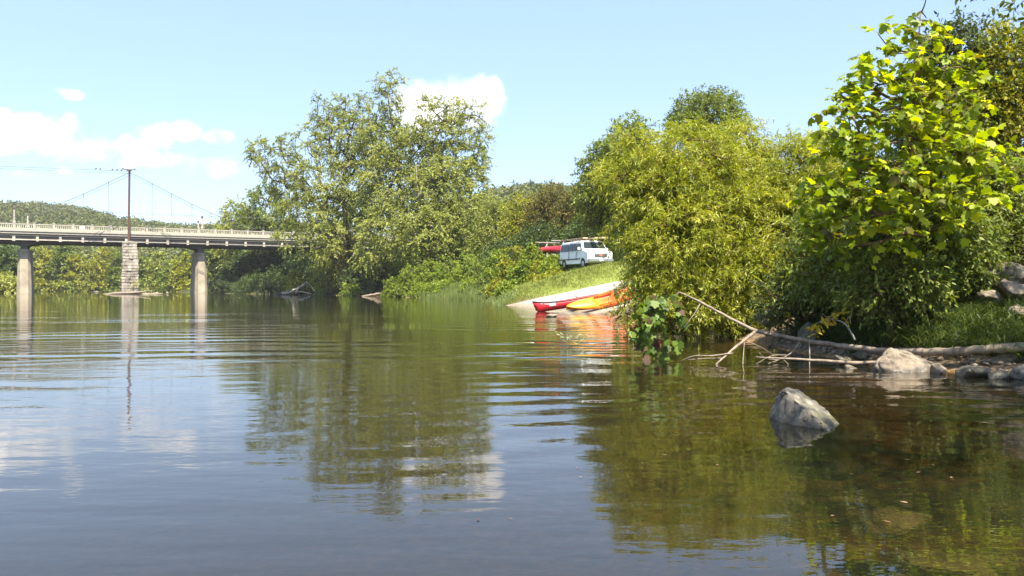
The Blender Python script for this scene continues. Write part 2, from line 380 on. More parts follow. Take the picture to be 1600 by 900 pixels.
wx = np.array([-420,-100,-20,20,60.]); wy = np.array([-90,0,40,120,260.])
WX, WY = np.meshgrid(wx, wy); I = np.arange(25).reshape(5, 5)
F = np.stack([I[:-1,:-1], I[:-1,1:], I[1:,1:], I[1:,:-1]], -1).reshape(-1, 4)
tag(link('water', arr_mesh('water', np.stack([WX, WY, WX*0], -1).reshape(-1, 3), F), m), kind='structure')

# boat ramp slab
def RPT(s, w, dz=0): q = RP+RD*s+RN*w; return (q[0], q[1], RS*s+dz)
mb = MB(); ns, nw = 26, 16; sm = np.linspace(-2.5, 13, ns); wn = np.linspace(0, 17.2, nw)
top = [[RPT(a, b+(.18*math.sin(a*1.7) if b == 0 else 0), .02*vnoise(np.array(a*.9), np.array(b*.9))) for b in wn] for a in sm]
vs = [q for r in top for q in r]; fs = [(i*nw+j, i*nw+j+1, (i+1)*nw+j+1, (i+1)*nw+j) for i in range(ns-1) for j in range(nw-1)]
n0 = len(vs); rim = [(i, 0) for i in range(ns)]+[(ns-1, j) for j in range(1, nw)]+[(i, nw-1) for i in range(ns-2, -1, -1)]+[(0, j) for j in range(nw-2, 0, -1)]
vs += [(top[i][j][0], top[i][j][1], top[i][j][2]-.25) for i, j in rim]
for k in range(len(rim)):
    (i, j), (i2, j2) = rim[k], rim[(k+1) % len(rim)]; fs.append((i*nw+j, i2*nw+j2, n0+(k+1) % len(rim), n0+k))
mb.add(vs, fs)
m, t = newmat('ramp_concrete'); gp = t.n('ShaderNodeNewGeometry').outputs['Position']; s3 = t.n('ShaderNodeSeparateXYZ'); t.l(gp, s3.inputs[0])
n2 = t.noise(gp, 1.5, 6, .6); silt = t.mapr(t.m('ADD', s3.outputs[2], t.m('MULTIPLY', n2, -.5)), -.22, .1, 1, 0)
c = t.mix(silt, t.ramp(n2, [(.3, (.36,.32,.26)), (.7, (.46,.42,.35))]), t.ramp(n2, [(.4, (.16,.115,.07)), (.6, (.30,.25,.18))]))
principled(t, c, .9, 0, .2, n2, .2, .02)
tag(mb.build('ramp', m), kind='structure')

# ------------------------------------------------------------------ leaves, twigs, trees
KITE = (np.array([(0,0,0),(.42,.5,.03),(1,0,-.06),(.42,-.5,.03)]), 4)
LOBED = (np.array([(0,0,0),(-.06,.22,.0),(.16,.54,-.16),(.34,.38,-.02),(.66,.48,-.18),(.70,.26,-.04),(1,0,-.24),(.70,-.26,-.04),(.66,-.48,-.18),(.34,-.38,-.02),(.16,-.54,-.16),(-.06,-.22,.0)]), 12)
OVAL = (np.array([(0,0,0),(.25,.38,.03),(.62,.34,.02),(1,0,-.1),(.62,-.34,.02),(.25,-.38,.03)]), 6)
def unit(a): return a/np.maximum(np.linalg.norm(a, axis=-1, keepdims=True), 1e-9)
def leaves(pos, d, nrm, L, wid, shape, clump, name='leaves', sx=None):
    sh, k = shape; n = len(pos); d = unit(d); curl = RNG.uniform(-.2, 1.6, n)[:, None, None]; side = unit(np.cross(nrm, d)); nn = np.cross(d, side)
    L = np.broadcast_to(np.asarray(L, float), (n,))[:, None, None]
    V = pos[:, None, :]+L*(sh[None, :, 0:1]*d[:, None, :]+wid*sh[None, :, 1:2]*side[:, None, :]+curl*sh[None, :, 2:3]*nn[:, None, :])
    F = np.arange(n*k).reshape(n, k)
    return arr_mesh(name, V.reshape(-1, 3), F, {'rnd': RNG.random(n), 'clump': clump})
def sprays(cent, out, ntw, L, droop, nleaf, jit, spread=.9):
    """twigs fanning from each clump centre; returns leaf pos, direction, clump id, twig lines"""
    n = len(cent); C_ = np.repeat(cent, ntw, 0); O_ = np.repeat(out, ntw, 0); ci = np.repeat(np.arange(n), ntw)
    d = unit(O_+RNG.normal(0, spread, C_.shape)); Lt = L*RNG.uniform(.55, 1.2, len(C_)); st = C_+RNG.normal(0, jit, C_.shape)
    tt = (np.arange(nleaf)+.5)/nleaf
    tt = np.clip(tt[None, :]+RNG.uniform(-.5, .5, (len(C_), nleaf))/nleaf, .05, 1)
    Lt3 = Lt[:, None, None]
    p = st[:, None, :]+d[:, None, :]*tt[..., None]*Lt3; p[..., 2] -= droop*Lt[:, None]*tt**2
    tan = d[:, None, :]*np.ones_like(p); tan[..., 2] -= 2*droop*tt; tan = unit(tan)
    e = st+d*Lt[:, None]; e[:, 2] -= droop*Lt; mid = st+d*Lt[:, None]*.5; mid[:, 2] -= droop*Lt*.25
    return p.reshape(-1, 3), tan.reshape(-1, 3), np.repeat(ci, nleaf), (st, mid, e)
def sample_lobes(lobes, n, spacing, shell=.35):
    """lobes: (x,y,z,rx,ry,rz) ; clump centres spread through the union, denser near its skin"""
    L = np.array(lobes, float); vol = (L[:, 3]*L[:, 4]*L[:, 5])**.68; vol = vol/vol.sum(); pts = []; outs = []
    tries = 0
    while len(pts) < n and tries < n*40:
        tries += 1; i = RNG.choice(len(L), p=vol); q = RNG.normal(size=3); q /= np.linalg.norm(q)
        r = RNG.uniform(shell, 1)**.5; p = L[i, :3]+q*r*L[i, 3:]
        if pts and np.min(np.sum((np.array(pts)-p)**2, 1)) < spacing**2: continue
        pts.append(p); outs.append(q)
    return np.array(pts), np.array(outs)
def skeleton(trunk, tr_r, targets, tip_r, sides=5, sag=.0, expo=.42):
    """trunk polyline, then each clump is joined by a curved limb to the nearest wood; returns MB of tubes"""
    nodes = []; par = []
    for i in range(len(trunk)-1):
        a, b = np.array(trunk[i], float), np.array(trunk[i+1], float)
        for k in range(4): nodes.append(a+(b-a)*k/4); par.append(len(nodes)-2)
    nodes.append(np.array(trunk[-1], float)); par.append(len(nodes)-2); nt = len(nodes)
    base = nodes[0]; chains = []
    order = np.argsort([np.min(np.linalg.norm(np.array(nodes)-q, axis=1)) for q in targets])
    for i in order:
        q = targets[i]; A = np.array(nodes); dv = q-A; dist = np.linalg.norm(dv, axis=1)
        pen = np.where(dv[:, 2] < 0, -dv[:, 2]*1.2, 0); low = np.where(np.arange(len(A)) < 4, 3, 0)
        j = int(np.argmin(dist+pen+low)); a = nodes[j]; ln = dist[j]; ids = [j]
        k = 3 if ln > 6*tip_r else 1; side = RNG.normal(0, .09*ln, 3); dirp = unit(nodes[j]-nodes[par[j]]) if par[j] >= 0 else np.array((0, 0, 1.))
        c1 = a+dirp*ln*.35+side
        for s in range(1, k+1):
            u_ = s/k; p = (1-u_)**2*a+2*u_*(1-u_)*c1+u_*u_*q; nodes.append(p); par.append(ids[-1]); ids.append(len(nodes)-1)
        chains.append(ids)
    w = np.ones(len(nodes))
    for i in range(len(nodes)-1, -1, -1):
        if par[i] >= 0: w[par[i]] += w[i]
    w0 = w[0]
    def rad(i):
        if i < nt: return max(tr_r*(1-.97*i/nt), tip_r*w[i]**expo*.6) if tr_r else tip_r*w[i]**expo
        return min(tip_r*w[i]**expo, tr_r*.62)
    mb = MB(); tp = [nodes[i] for i in range(nt)]; rr = [rad(i) for i in range(nt)]; rr[0] *= 1.2
    mb.tube([tuple(p) for p in tp], rr, max(sides, 7))
    for ids in chains:
        mb.tube([tuple(nodes[i]) for i in ids], [min(rad(ids[1])*1.1, rad(ids[0]))]+[rad(i) for i in ids[1:]], sides)
    return mb
def px_lobes(spec, Y0):
    """(px, py, rpx, rpy, dY[, depth factor]) -> ellipsoids standing at real distance Y0+dY"""
    out = []
    for q in spec:
        px, py, a, b, dY = q[:5]; Y = Y0+dY; c = P(px, py, Y); k = Y/FP
        out.append((c.x, c.y, c.z, a*k, a*k*(q[5] if len(q) > 5 else .9), b*k))
    return out
def gz(x, y): return float(ground(np.array([x]), np.array([y]))[0])
def add_twigs(mb, tw, r, every=1):
    a, b, c = tw
    for i in range(0, len(a), every): mb.tube([a[i], b[i], c[i]], [r, r*.7, r*.3], 3, False)
def tree(name, base, lobes, mat, nclump, spacing, tw, leaf, label, cat='tree', group=None, trunk=None, tr=.3, tip=.03,
         bark='bark', shape=KITE, up=.5, twigs=0, jit=None, parts=('crown', 'trunk'), shell=.35, nup=.7, face=.0):
    """tw=(twigs per clump, length, droop, leaves per twig, spread); leaf=(length, width ratio)"""
    bx, by = base; bz = gz(bx, by); root = empty(name, (bx, by, bz), 0, label, cat, group)
    cen, out = sample_lobes(lobes, nclump, spacing, shell)
    L = np.array(lobes); c0 = (L[:, :3]*L[:, 3:4]).sum(0)/L[:, 3].sum()
    if trunk is None:
        trunk = [(bx, by, bz-.3), (bx+(c0[0]-bx)*.25, by+(c0[1]-by)*.25, bz+(c0[2]-bz)*.55), (c0[0], c0[1], c0[2]), ((c0[0]*.7+.3*cen[np.argmax(cen[:, 2])][0]), c0[1], c0[2]+(cen[:, 2].max()-c0[2])*.6)]
    o = np.array((bx, by, bz)); mb = skeleton([np.array(q) for q in trunk], tr, cen, tip)
    ntw, Lt, dr, nl, spr = tw
    od = unit(out+np.array((0, 0, up)))
    p, d, ci, tws = sprays(cen, od, ntw, Lt, dr, nl, jit if jit is not None else Lt*.25, spr)
    nrm = RNG.normal(0, 1, p.shape); nrm[:, 2] = np.abs(nrm[:, 2])+nup; nrm += np.array(sd)*face
    dl = unit(d*.6+RNG.normal(0, .6, p.shape)+np.array((0, 0, -.25)))
    if twigs: add_twigs(mb, tws, twigs)
    cr = RNG.random(len(cen))[ci]
    me = leaves(p-o, dl, nrm, leaf[0]*RNG.uniform(.6, 1.25, len(p)), leaf[1], shape, cr, 'crown')
    link(parts[0], me, M[mat], root)
    mb.v = [tuple(np.array(q)-o) for q in mb.v]
    tm = mb.mesh('trunk', True); link(parts[1], tm, M[bark], root)
    return root
# ------------------------------------------------------------------ bridge
BA = R(28.0); BU = np.array((math.cos(BA), math.sin(BA))); BV = np.array((-math.sin(BA), math.cos(BA)))
BO = np.array((-87.1, 142.0))
def s_at(px, w=0.0):
    """distance along the bridge where the line at depth w is seen in column px"""
    k = (px-800)/FP; o_ = BO+BV*w; return (k*o_[1]-o_[0])/(BU[0]-k*BU[1])
br = empty('bridge', (BO[0], BO[1], 0), BA, 'long pale concrete road bridge with balustrade and dark ribbed girders on two tall river piers', 'bridge')
S0, S1 = -75.0, 84.0
mb = MB(); mb.prism([(-1.0,10.75),(-1.0,11.15),(-1.15,11.15),(-1.15,11.55),(11.15,11.55),(11.15,11.15),(11.0,11.15),(11.0,10.75),(9.5,10.6),(.5,10.6)], 'x', S0, S1)
mb.build('deck', M['concrete_pale'], br)
ribs = [s_at(59.0)+3.58*i for i in range(-26, 24)]; ribs = [a for a in ribs if S0 < a < S1]
piers = [-29.9, 0.0, 29.9, 59.8]
def haunch(s): # underside of the girder dips to each pier
    z = 9.25
    for p in piers:
        q = abs(s-p)
        if q < 3.6: z = min(z, 9.25-1.05*(1-math.sqrt(max(0, 1-(1-q/3.6)**2))))
    return z
for w in (1.1, 8.5):
    mb = MB(); ss = sorted(set(list(np.arange(S0, S1, .6))+[p+d for p in piers for d in np.arange(-3.6, 3.61, .3)]))
    prof = [(a, haunch(a)) for a in ss]+[(S1, 9.25), (S1, 10.59), (S0, 10.59)]
    mb.prism([(a, z) for a, z in prof], 'y', w, w+.4)
    g_ = mb.build('girder', M['girder'], br)
    mb = MB(); y0 = -.62 if w < 2 else 10.4
    mb.box(S0, S1, y0, y0+.18, 10.36, 10.56); mb.box(S0, S1, y0-.06, y0+.16, 9.62, 9.82); mb.build('service_beam', M['trim'], br)
    mb = MB(); mb.box(S0, S1, y0+.3, y0+.34, 9.5, 10.34); mb.build('web_panel', M['girder'], br)
mb = MB(); mb.box(S0, S1, 4.6, 5.0, 9.4, 10.58); mb.build('girder', M['girder'], br)
for a in ribs:
    if s_at(-150) < a < s_at(560):
        mb = MB(); mb.prism([(-.45, 9.45), (-.7, 9.45), (-.75, 10.58), (-.45, 10.58)], 'x', a-.22, a+.22); mb.prism([(-.447, 10.0), (-.447, 10.57), (1.09, 10.57), (1.09, 9.6)], 'x', a-.1, a+.1); mb.build('bracket', M['trim'], br)
for side, w in (('near', -.95), ('far', 10.75)):
    mb = MB(); mb.box(S0, S1, w, w+.22, 12.36, 12.53); mb.box(S0, S1, w-.02, w+.24, 11.554, 11.68)
    x = S0
    while x < S1: mb.box(x, x+.13, w+.04, w+.18, 11.684, 12.357); x += .3
    mb.build('balustrade', M['concrete_pale'], br)
    x = s_at(23)-3.05*20; n = 0
    while x < S1:
        if x > s_at(-120) and x < s_at(560):
            mb = MB(); mb.box(x-.2, x+.2, w-.1, w+.34, 11.56, 12.62); mb.box(x-.25, x+.25, w-.14, w+.38, 12.622, 12.74)
            mb.build('balustrade_post', M['concrete_pale'], br)
        x += 3.05
for p in piers:
    mb = MB(); zt = 8.15
    def sec(z, k): return [(p-.95-k, 1.75, z), (p-.55-k*.5, 1.2-k, z), (p+.55+k*.5, 1.2-k, z), (p+.95+k, 1.75, z), (p+.95+k, 9.2, z), (p-.95-k, 9.2, z)]
    a, b = sec(-3, .32), sec(zt-.5, 0); mb.add(a+b, [tuple(range(6))[::-1]]+[(i, (i+1) % 6, 6+(i+1) % 6, 6+i) for i in range(6)]+[tuple(range(6, 12))])
    pr = mb.build('pier', M['concrete'], br)
    mb = MB(); a, b = sec(zt-.497, .14), sec(zt-.1, .14); mb.add(a+b, [tuple(range(6))[::-1]]+[(i, (i+1) % 6, 6+(i+1) % 6, 6+i) for i in range(6)]+[tuple(range(6, 12))])
    mb.build('pier_cap', M['concrete'], pr)
    for w in (1.2, 8.2):
        mb = MB(); mb.prism([(p-.75, zt-.098), (p+.75, zt-.098), (p+.45, zt+.2), (p+.5, zt+.6), (p-.5, zt+.6), (p-.45, zt+.2)], 'y', w-.05, w+.8); mb.build('bearing', M['girder'], pr)
def bridge_pt(s, w, z): q = BO+BU*s+BV*w; return (q[0], q[1], z)
def lamp(px, w, hgt, label):
    s = s_at(px, w); x, y, z = bridge_pt(s, w, 12.74)
    rt = empty('lamp_post', (x, y, z), BA, label, 'lamp post', 'lamp posts on the bridge')
    mb = MB(); mb.tube([(0,0,0),(0,0,.3),(0,0,.32),(0,0,hgt-.5)], [.26,.2,.15,.12], 8); mb.build('post', M['concrete_pale'], rt)
    mb = MB(); mb.tube([(0,0,hgt-.497),(0,0,hgt-.38),(0,0,hgt-.1),(0,0,hgt)], [.10,.17,.22,.05], 8); mb.build('lantern', M['girder'], rt)
lamp(22.5, -.82, 2.7, 'pale lamp post on the near balustrade above the left bridge pier')
lamp(43.5, 10.86, 2.6, 'pale lamp post on the far balustrade above the left bridge pier')
lamp(316, -.82, 2.4, 'pale lamp post with dark lantern on the near balustrade above the right bridge pier')
lamp(310, 10.86, 2.4, 'pale lamp post on the far balustrade above the right bridge pier')
s = s_at(129, 10.86); x, y, z = bridge_pt(s, 10.86, 12.54)
tk = empty('sign', (x, y, z), BA, 'small white sign panel showing above the far bridge rail left of the mast', 'sign')
mb = MB(); mb.box(-.05, .05, -.03, .03, 0, .5); mb.build('post', M['steel'], tk)
mb = MB(); mb.box(-.5, .45, -.075, -.035, .12, .62); mb.build('panel', M['white'], tk, bevel=.01)

# old stone pier with the steel mast
sx_, sy_ = P(203, HZ, 145).x, 145.0
sp = empty('stone_pier', (sx_, sy_, 0), BA, 'ruined pier of pale rough stone blocks standing in the river', 'stone pier')
mb = MB(); z = -.6; i = 0
while z < 9.35:
    hgt = RNG.uniform(.42, .62); k = 1-(z/9.3)*.22; hx, hy = 1.42*k, 2.2*k
    for face in (0, 1, 2, 3):
        ln = 2*(hx if face in (0, 2) else hy); x = -ln/2
        while x < ln/2-.05:
            bw = min(RNG.uniform(.5, 1.2), ln/2-x)
            if ln/2-x-bw < .3: bw = ln/2-x
            o_ = RNG.uniform(-.14, .14); dpt = .75
            if face in (0, 2):
                q = (x, x+bw-.04, -hy-o_, -hy+dpt) if face == 0 else (x, x+bw-.04, hy-dpt, hy+o_)
            else:
                q = (-hx-o_, -hx+dpt, x+.003, x+bw-.043) if face == 3 else (hx-dpt, hx+o_, x+.003, x+bw-.043)
            j = RNG.uniform(-.03, .03, 8); mb.box(*q, z+.02+.002*face, min(z+hgt-.02, 9.4)-.002*face)
            nb = len(mb.v)-8
            for b_ in range(8): vx = mb.v[nb+b_]; mb.v[nb+b_] = (vx[0]+j[b_], vx[1]+j[(b_+3) % 8], vx[2]+j[(b_+5) % 8]*.6)
            x += bw
    mb.box(-hx+.6, hx-.6, -hy+.6, hy-.6, z, z+hgt); z += hgt
mb.build('masonry', rockmat('ruin_masonry', (.10,.085,.07), (.42,.37,.30), (.66,.60,.50), 0, .9), sp, bevel=.04)
cen, out = sample_lobes([(.9,-2.7,2.0,.5,.3,.6)], 8, .2); p_, d_, ci, tw_ = sprays(cen, unit(out), 5, .5, .6, 8, .1)
link('creeper', leaves(p_, d_, RNG.normal(0,1,p_.shape)+np.array((0,-1,1)), .16, .6, KITE, RNG.random(8)[ci]), M['lime'], sp)
ms = empty('steel_mast', (sx_-.25, sy_, 9.3), BA, 'tall rusty steel mast carrying cables on top of the ruined stone pier', 'mast')
mb = MB(); lean = .35
for dx in (-.17, .13): mb.prism([(dx,-.22),(dx+.05,-.22),(dx+.05,.22),(dx,.22)], 'z', -1.6, 13.1)
mb.box(-.12, .13, -.02, .02, -1.6, 13.1); v_ = mb.v; mb.v = [(a+(c+1.6)*.012, b, c) for a, b, c in v_]
mb.build('shaft', M['rust'], ms)
mb = MB(); mb.box(-.3, .55, -.3, .3, 13.12, 13.3); mb.box(-1.0, 1.2, -.06, .06, 13.303, 13.42); mb.build('cap_plate', M['rust'], ms)
for dx in (-.9, 1.05):
    mb = MB(); mb.tube([(dx,0,13.424),(dx,0,13.5),(dx,0,13.52),(dx,0,13.62)], [.05,.1,.06,.09], 8); mb.build('insulator', M['cable'], ms)
def mast_pt(px, py):
    """point on the vertical plane through the mast, parallel to the bridge"""
    k = (px-800)/FP; s_ = (k*sy_-sx_)/(BU[0]-k*BU[1]); Y = sy_+BU[1]*s_; return np.array((sx_+BU[0]*s_, Y, CH+(HZ-py)/FP*Y))
def cable(name, pts, r, label, grp, sag=0, shift=0, cat='cable', hang=None):
    A = [mast_pt(*q)+np.array((*(BV*shift), 0)) for q in pts]
    if len(A) == 2 and sag: A = [A[0]*(1-u_)+A[1]*u_-np.array((0, 0, 4*sag*u_*(1-u_))) for u_ in np.linspace(0, 1, 13)]
    rt = empty(name, tuple(A[0]), 0, label, cat, grp); B = [a-A[0] for a in A]
    mb = MB(); mb.tube(B, r, 5); mb.build('strand', M['cable'], rt)
    for q in (hang or []):
        for b0, b1 in zip(B, B[1:]):
            xx = mast_pt(q, 300)[0]-A[0][0]
            if min(b0[0], b1[0]) <= xx < max(b0[0], b1[0]):
                u_ = (xx-b0[0])/(b1[0]-b0[0]); c = b0+(b1-b0)*u_
                mb = MB(); mb.tube([tuple(c), (c[0], c[1], 13.0-A[0][2]+.8)], .028, 4); mb.build('hanger', M['cable'], rt)
                mb = MB(); mb.tube([tuple(c+np.array((0,0,.08))), tuple(c-np.array((0,0,.32)))], .06, 5); mb.build('clamp', M['cable'], rt)
    return rt
R1 = [(204,270),(222,279),(238,287),(268,303),(300,319),(330,333),(362,346),(400,358)]
L1 = [(202,270),(185,278),(170,285),(150,295),(131,303),(105,314),(75,326),(40,338)]
cable('suspension_cable', R1, .045, 'upper dark cable sloping down to the right of the mast, carrying hangers', 'sloping cables on the mast', hang=(238,268,300,330))
cable('suspension_cable', [(a, b+3+abs(a-204)*.012) for a, b in R1], .03, 'lower dark cable sloping down to the right of the mast', 'sloping cables on the mast', shift=.5)
cable('suspension_cable', L1, .045, 'upper dark cable sloping down to the left of the mast, carrying hangers', 'sloping cables on the mast', hang=(170,131))
cable('suspension_cable', [(a, b+4) for a, b in L1], .03, 'lower dark cable sloping down to the left of the mast', 'sloping cables on the mast', shift=.5)
cable('overhead_wire', [(202,268),(100,264),(0,260),(-200,254)], .03, 'thin upper wire running level from the mast top to the left edge', 'level wires', shift=-.3)
cable('overhead_wire', [(202,271),(150,269),(75,266),(0,263),(-200,258)], .025, 'thin lower wire running level from the mast top to the left edge', 'level wires', shift=.3)
cable('overhead_wire', [(60,322),(180,331),(370,338),(520,343)], .03, 'thin wire crossing behind the mast just above the far ridge', 'level wires', shift=2)
for px, py in ((150,265.4),(157,265.7),(176,266.8),(183,267.0),(190,267.4)):
    c = mast_pt(px, py)-np.array((*(BV*.3), 0)); mb = MB(); mb.tube([(-.16,0,.05),(-.06,0,.12),(.05,0,.16),(.12,0,.24),(.18,0,.25)], [.02,.09,.1,.06,.02], 6)
    b_ = mb.build('bird', M['black'], None, True); b_.location = c
    tag(b_, 'small dark bird perched on the upper wire left of the mast top', 'bird', 'birds perched on the wire')

# ------------------------------------------------------------------ rocks
def rock(px, py, Y, pts=None, size=(.3,.25,.2), name='rock', label='', mat='rock', cat='rock', group=None, seed=0, rz=0, sink=.3, z=None, rough=.06, sub=3):
    rg = np.random.default_rng(seed+100); c = P(px, py, Y)
    if z is not None: c.z = z
    bm = bmesh.new()
    if pts is None:
        q = rg.normal(size=(16, 3)); q /= np.linalg.norm(q, axis=1)[:, None]; q *= rg.uniform(.75, 1.05, (16, 1)); q = q*np.array(size); q[:, 2] = np.maximum(q[:, 2], -size[2]*.7)
    else: q = np.array(pts)
    vs = [bm.verts.new(tuple(a)) for a in q]
    r = bmesh.ops.convex_hull(bm, input=vs)
    bmesh.ops.delete(bm, geom=[v for v in bm.verts if not v.link_faces], context='VERTS')
    bmesh.ops.bevel(bm, geom=bm.edges[:], offset=min(size)*.13, segments=2, affect='EDGES', clamp_overlap=True)
    bmesh.ops.triangulate(bm, faces=bm.faces)
    from mathutils import noise as mn
    mean = max(size)
    for _ in range(sub):
        es = [e for e in bm.edges if e.calc_length() > mean*.07]
        if len(bm.verts) < 9000: bmesh.ops.subdivide_edges(bm, edges=es, cuts=1, use_grid_fill=True)
        bmesh.ops.triangulate(bm, faces=bm.faces)
    bmesh.ops.recalc_face_normals(bm, faces=bm.faces); bm.normal_update()
    for v_ in bm.verts:
        p = v_.co/mean+Vector((seed*3.1, 0, 0))
        a = mn.fractal(p*2.2, 1, 2, 4)*.9+abs(mn.noise(p*5))*.5-.1+mn.noise(p*14)*.15
        v_.co += v_.normal*a*mean*rough*1.3
    me = bpy.data.meshes.new(name); bm.to_mesh(me); bm.free()
    me.polygons.foreach_set('use_smooth', [True]*len(me.polygons))
    o = link(name, me, M[mat]); o.location = c; o.rotation_euler = (0, 0, rz); return tag(o, label, cat, group)
# the leaning foreground rock: peak at upper left, long back sloping down to the right
pts = []
pts = []
for px, py, Y in ((1236,605,6.75),(1248,609,6.85),(1213,621,6.75),(1207,646,6.85),(1216,640,6.7),(1224,611,6.6),(1262,620,6.85),(1286,637,6.7),(1303,655,6.5),(1310,668,6.35),(1297,676,6.10),(1268,676,6.25),(1238,664,6.5),(1240,632,6.5),(1262,645,6.32),(1284,662,6.2)):
    q = P(px, py, Y); r0 = P(1258, HZ, 6.5); pts.append((q.x-r0.x, q.y-6.5, q.z))
pts += [(-.27,.35,-.3),(-.25,.0,-.35),(.1,-.45,-.35),(.36,-.35,-.3),(.35,.15,-.3),(0,.4,-.3)]
rock(1258, 660, 6.5, pts, (.2,.14,.14), 'boulder', 'pale grey wedge of rock tilting out of the open water in the foreground', 'greyrock', 'boulder', seed=1, z=0, rough=.12)
G = 'rocks along the right waterline'
k = 10.6/FP
pts = [((px-1415)*k, d, CH+(HZ-py)*k) for px, py, d in ((1398,541,.1),(1380,551,0),(1366,566,-.05),(1370,584,-.15),(1410,590,-.25),(1455,588,-.2),(1476,577,-.05),(1462,566,.1),(1432,552,.2),(1400,552,-.1),(1440,566,-.1),(1385,570,-.22))]+[(-.4,.4,-.2),(.5,.4,-.2),(0,-.35,-.25)]
rock(1415, 580, 10.6, pts, (.45,.3,.25), 'boulder', 'large sunlit tan boulder at the waterline with the log passing behind it', 'rock', 'boulder', seed=2, z=0, rough=.05)
rock(1465, 580, 10.3, None, (.16,.14,.12), 'rock', 'small rough stone touching the right side of the large tan boulder', 'rock', group=G, seed=3)
rock(1518, 584, 9.9, None, (.25,.2,.13), 'rock', 'flat topped grey-brown rock right of the tan boulder', 'darkrock', group=G, seed=4)
rock(1519, 607, 9.2, None, (.21,.14,.07), 'rock', 'low wet slab lying nearest the open water at the right', 'greyrock', group=G, seed=5)
rock(1486, 602, 9.4, None, (.09,.09,.06), 'rock', 'small greenish cobble just left of the low wet slab', 'darkrock', group=G, seed=6)
rock(1335, 580, 10.9, [(-.15,-.05,.0),(-.13,.02,.1),(-.09,-.02,.09),(.16,-.04,-.02),(.14,.06,.0),(-.1,.1,.0),(-.05,-.09,-.05),(.05,.08,.05)], (.16,.09,.08), 'rock', 'small pale pointed slab poking from the water left of the tan boulder', 'rock', group=G, seed=7)
rock(1103, 619, 8.4, None, (.075,.07,.05), 'rock', 'small pale stone barely breaking the open water', 'rock', seed=8)
rock(1580, 566, 10.3, None, (.28,.2,.17), 'rock', 'sunlit tan rock under the log at the right edge', 'rock', group=G, seed=9)
rock(1560, 590, 9.7, None, (.17,.13,.10), 'rock', 'dark wet rock between the flat rock and the right edge', 'darkrock', group=G, seed=10)
rock(1600, 586, 9.6, None, (.2,.16,.13), 'rock', 'grey rock cut by the right edge of the frame', 'greyrock', group=G, seed=11)
rock(1532, 563, 10.6, None, (.2,.18,.12), 'rock', 'brown rock behind the flat topped rock and below the weeds', 'rock', group=G, seed=12)
rock(1318, 562, 11.6, None, (.17,.15,.09), 'rock', 'dark mossy stone below the branch, left of the tan boulder', 'darkrock', group=G, seed=13)
rock(1345, 556, 11.9, None, (.15,.12,.1), 'rock', 'dark stone half hidden behind the tan boulder', 'darkrock', group=G, seed=14)
G2 = 'boulders on the right bank'
rock(1578, 432, 12.6, None, (.42,.4,.30), 'boulder', 'big dark boulder highest on the right bank', 'darkrock', 'boulder', G2, seed=15)
rock(1590, 452, 12.0, None, (.36,.35,.2), 'boulder', 'tan slab of rock below the highest boulder on the right bank', 'rock', 'boulder', G2, seed=16)
rock(1545, 466, 12.2, None, (.24,.25,.16), 'boulder', 'small tan rock among dead leaves on the right bank', 'rock', 'boulder', G2, seed=17)
rock(1596, 488, 11.2, None, (.2,.2,.12), 'boulder', 'pale rock in the grass at the right edge', 'rock', 'boulder', G2, seed=18)
rock(1202, 497, 15.6, None, (.32,.25,.19), 'boulder', 'dim boulder in the shade beneath the willow', 'rock', 'boulder', G2, seed=19)
rock(1262, 520, 13.6, None, (.20,.2,.2), 'boulder', 'grey rock at the left end of the bank grass, behind the branch', 'darkrock', 'boulder', G2, seed=20)
rock(864, 496, 30.5, None, (.42,.3,.10), 'rock', 'pale flat stone breaking the water in front of the red canoe', 'rock', seed=21, z=.02)
for i, (x, y, z, sz, lb) in enumerate(((1395,796,-.11,(.26,.17,.085),'pale rock under the water at lower right, the largest of them'),(1450,850,-.16,(.34,.2,.09),'greenish rock under the water beside the largest sunken rock'),
        (1247,746,-.2,(.10,.08,.05),'small tan stone under the water below the tilted grey boulder'),(1330,738,-.22,(.14,.07,.04),'thin brown stone under the water right of the small sunken stone'),(1530,812,-.25,(.3,.2,.09),'rounded brown rock under the water at the lower right corner'),
        (620,862,-.34,(.16,.12,.05),'reddish stone under the water at bottom centre'))):
    Y = FP*CH/(y-HZ)*1.04; rock(x, y, Y, None, sz, 'rock', lb, 'palerock' if i < 2 else 'rock', 'rock', 'rocks lying under the water', 30+i, z=z)
G3 = 'stones round the foot of the ruined pier'
for i, (px, dx) in enumerate(((182,0),(196,0),(213,0),(228,0),(243,0),(170,0))):
    rock(px, 459, 141+i*.4, None, (.8+.2*(i % 2),.7,.32), 'rock', ['pale stone left of centre at the foot of the ruined pier','pale stone directly below the ruined pier','pale stone right of centre at the foot of the ruined pier','low stone to the right of the ruined pier foot','outermost low stone right of the ruined pier','outermost low stone left of the ruined pier'][i], 'rock', 'rock', G3, 50+i, z=.05, sub=1)
for i, (px, Y, sz, lb) in enumerate(((436,131,(.9,.5,.4),'white stone at the waterline left of the driftwood heap'),(552,112,(.9,.6,.45),'pale stone on the shore beside the small bright bush'),(629,100,(.9,.6,.5),'tan stone on the shore below the left end of the bright shrubs'),
        (150,205,(.9,.6,.35),'tiny white stone in the far water left of the ruined pier'),(262,150,(.5,.5,.35),'tiny stone in the water at the end of the driftwood right of the ruined pier'))):
    rock(px, 460, Y, None, sz, 'rock', lb, 'greyrock' if i in (0, 3) else 'rock', 'rock', 'stones on the far shore', 60+i, z=.1, sub=1)

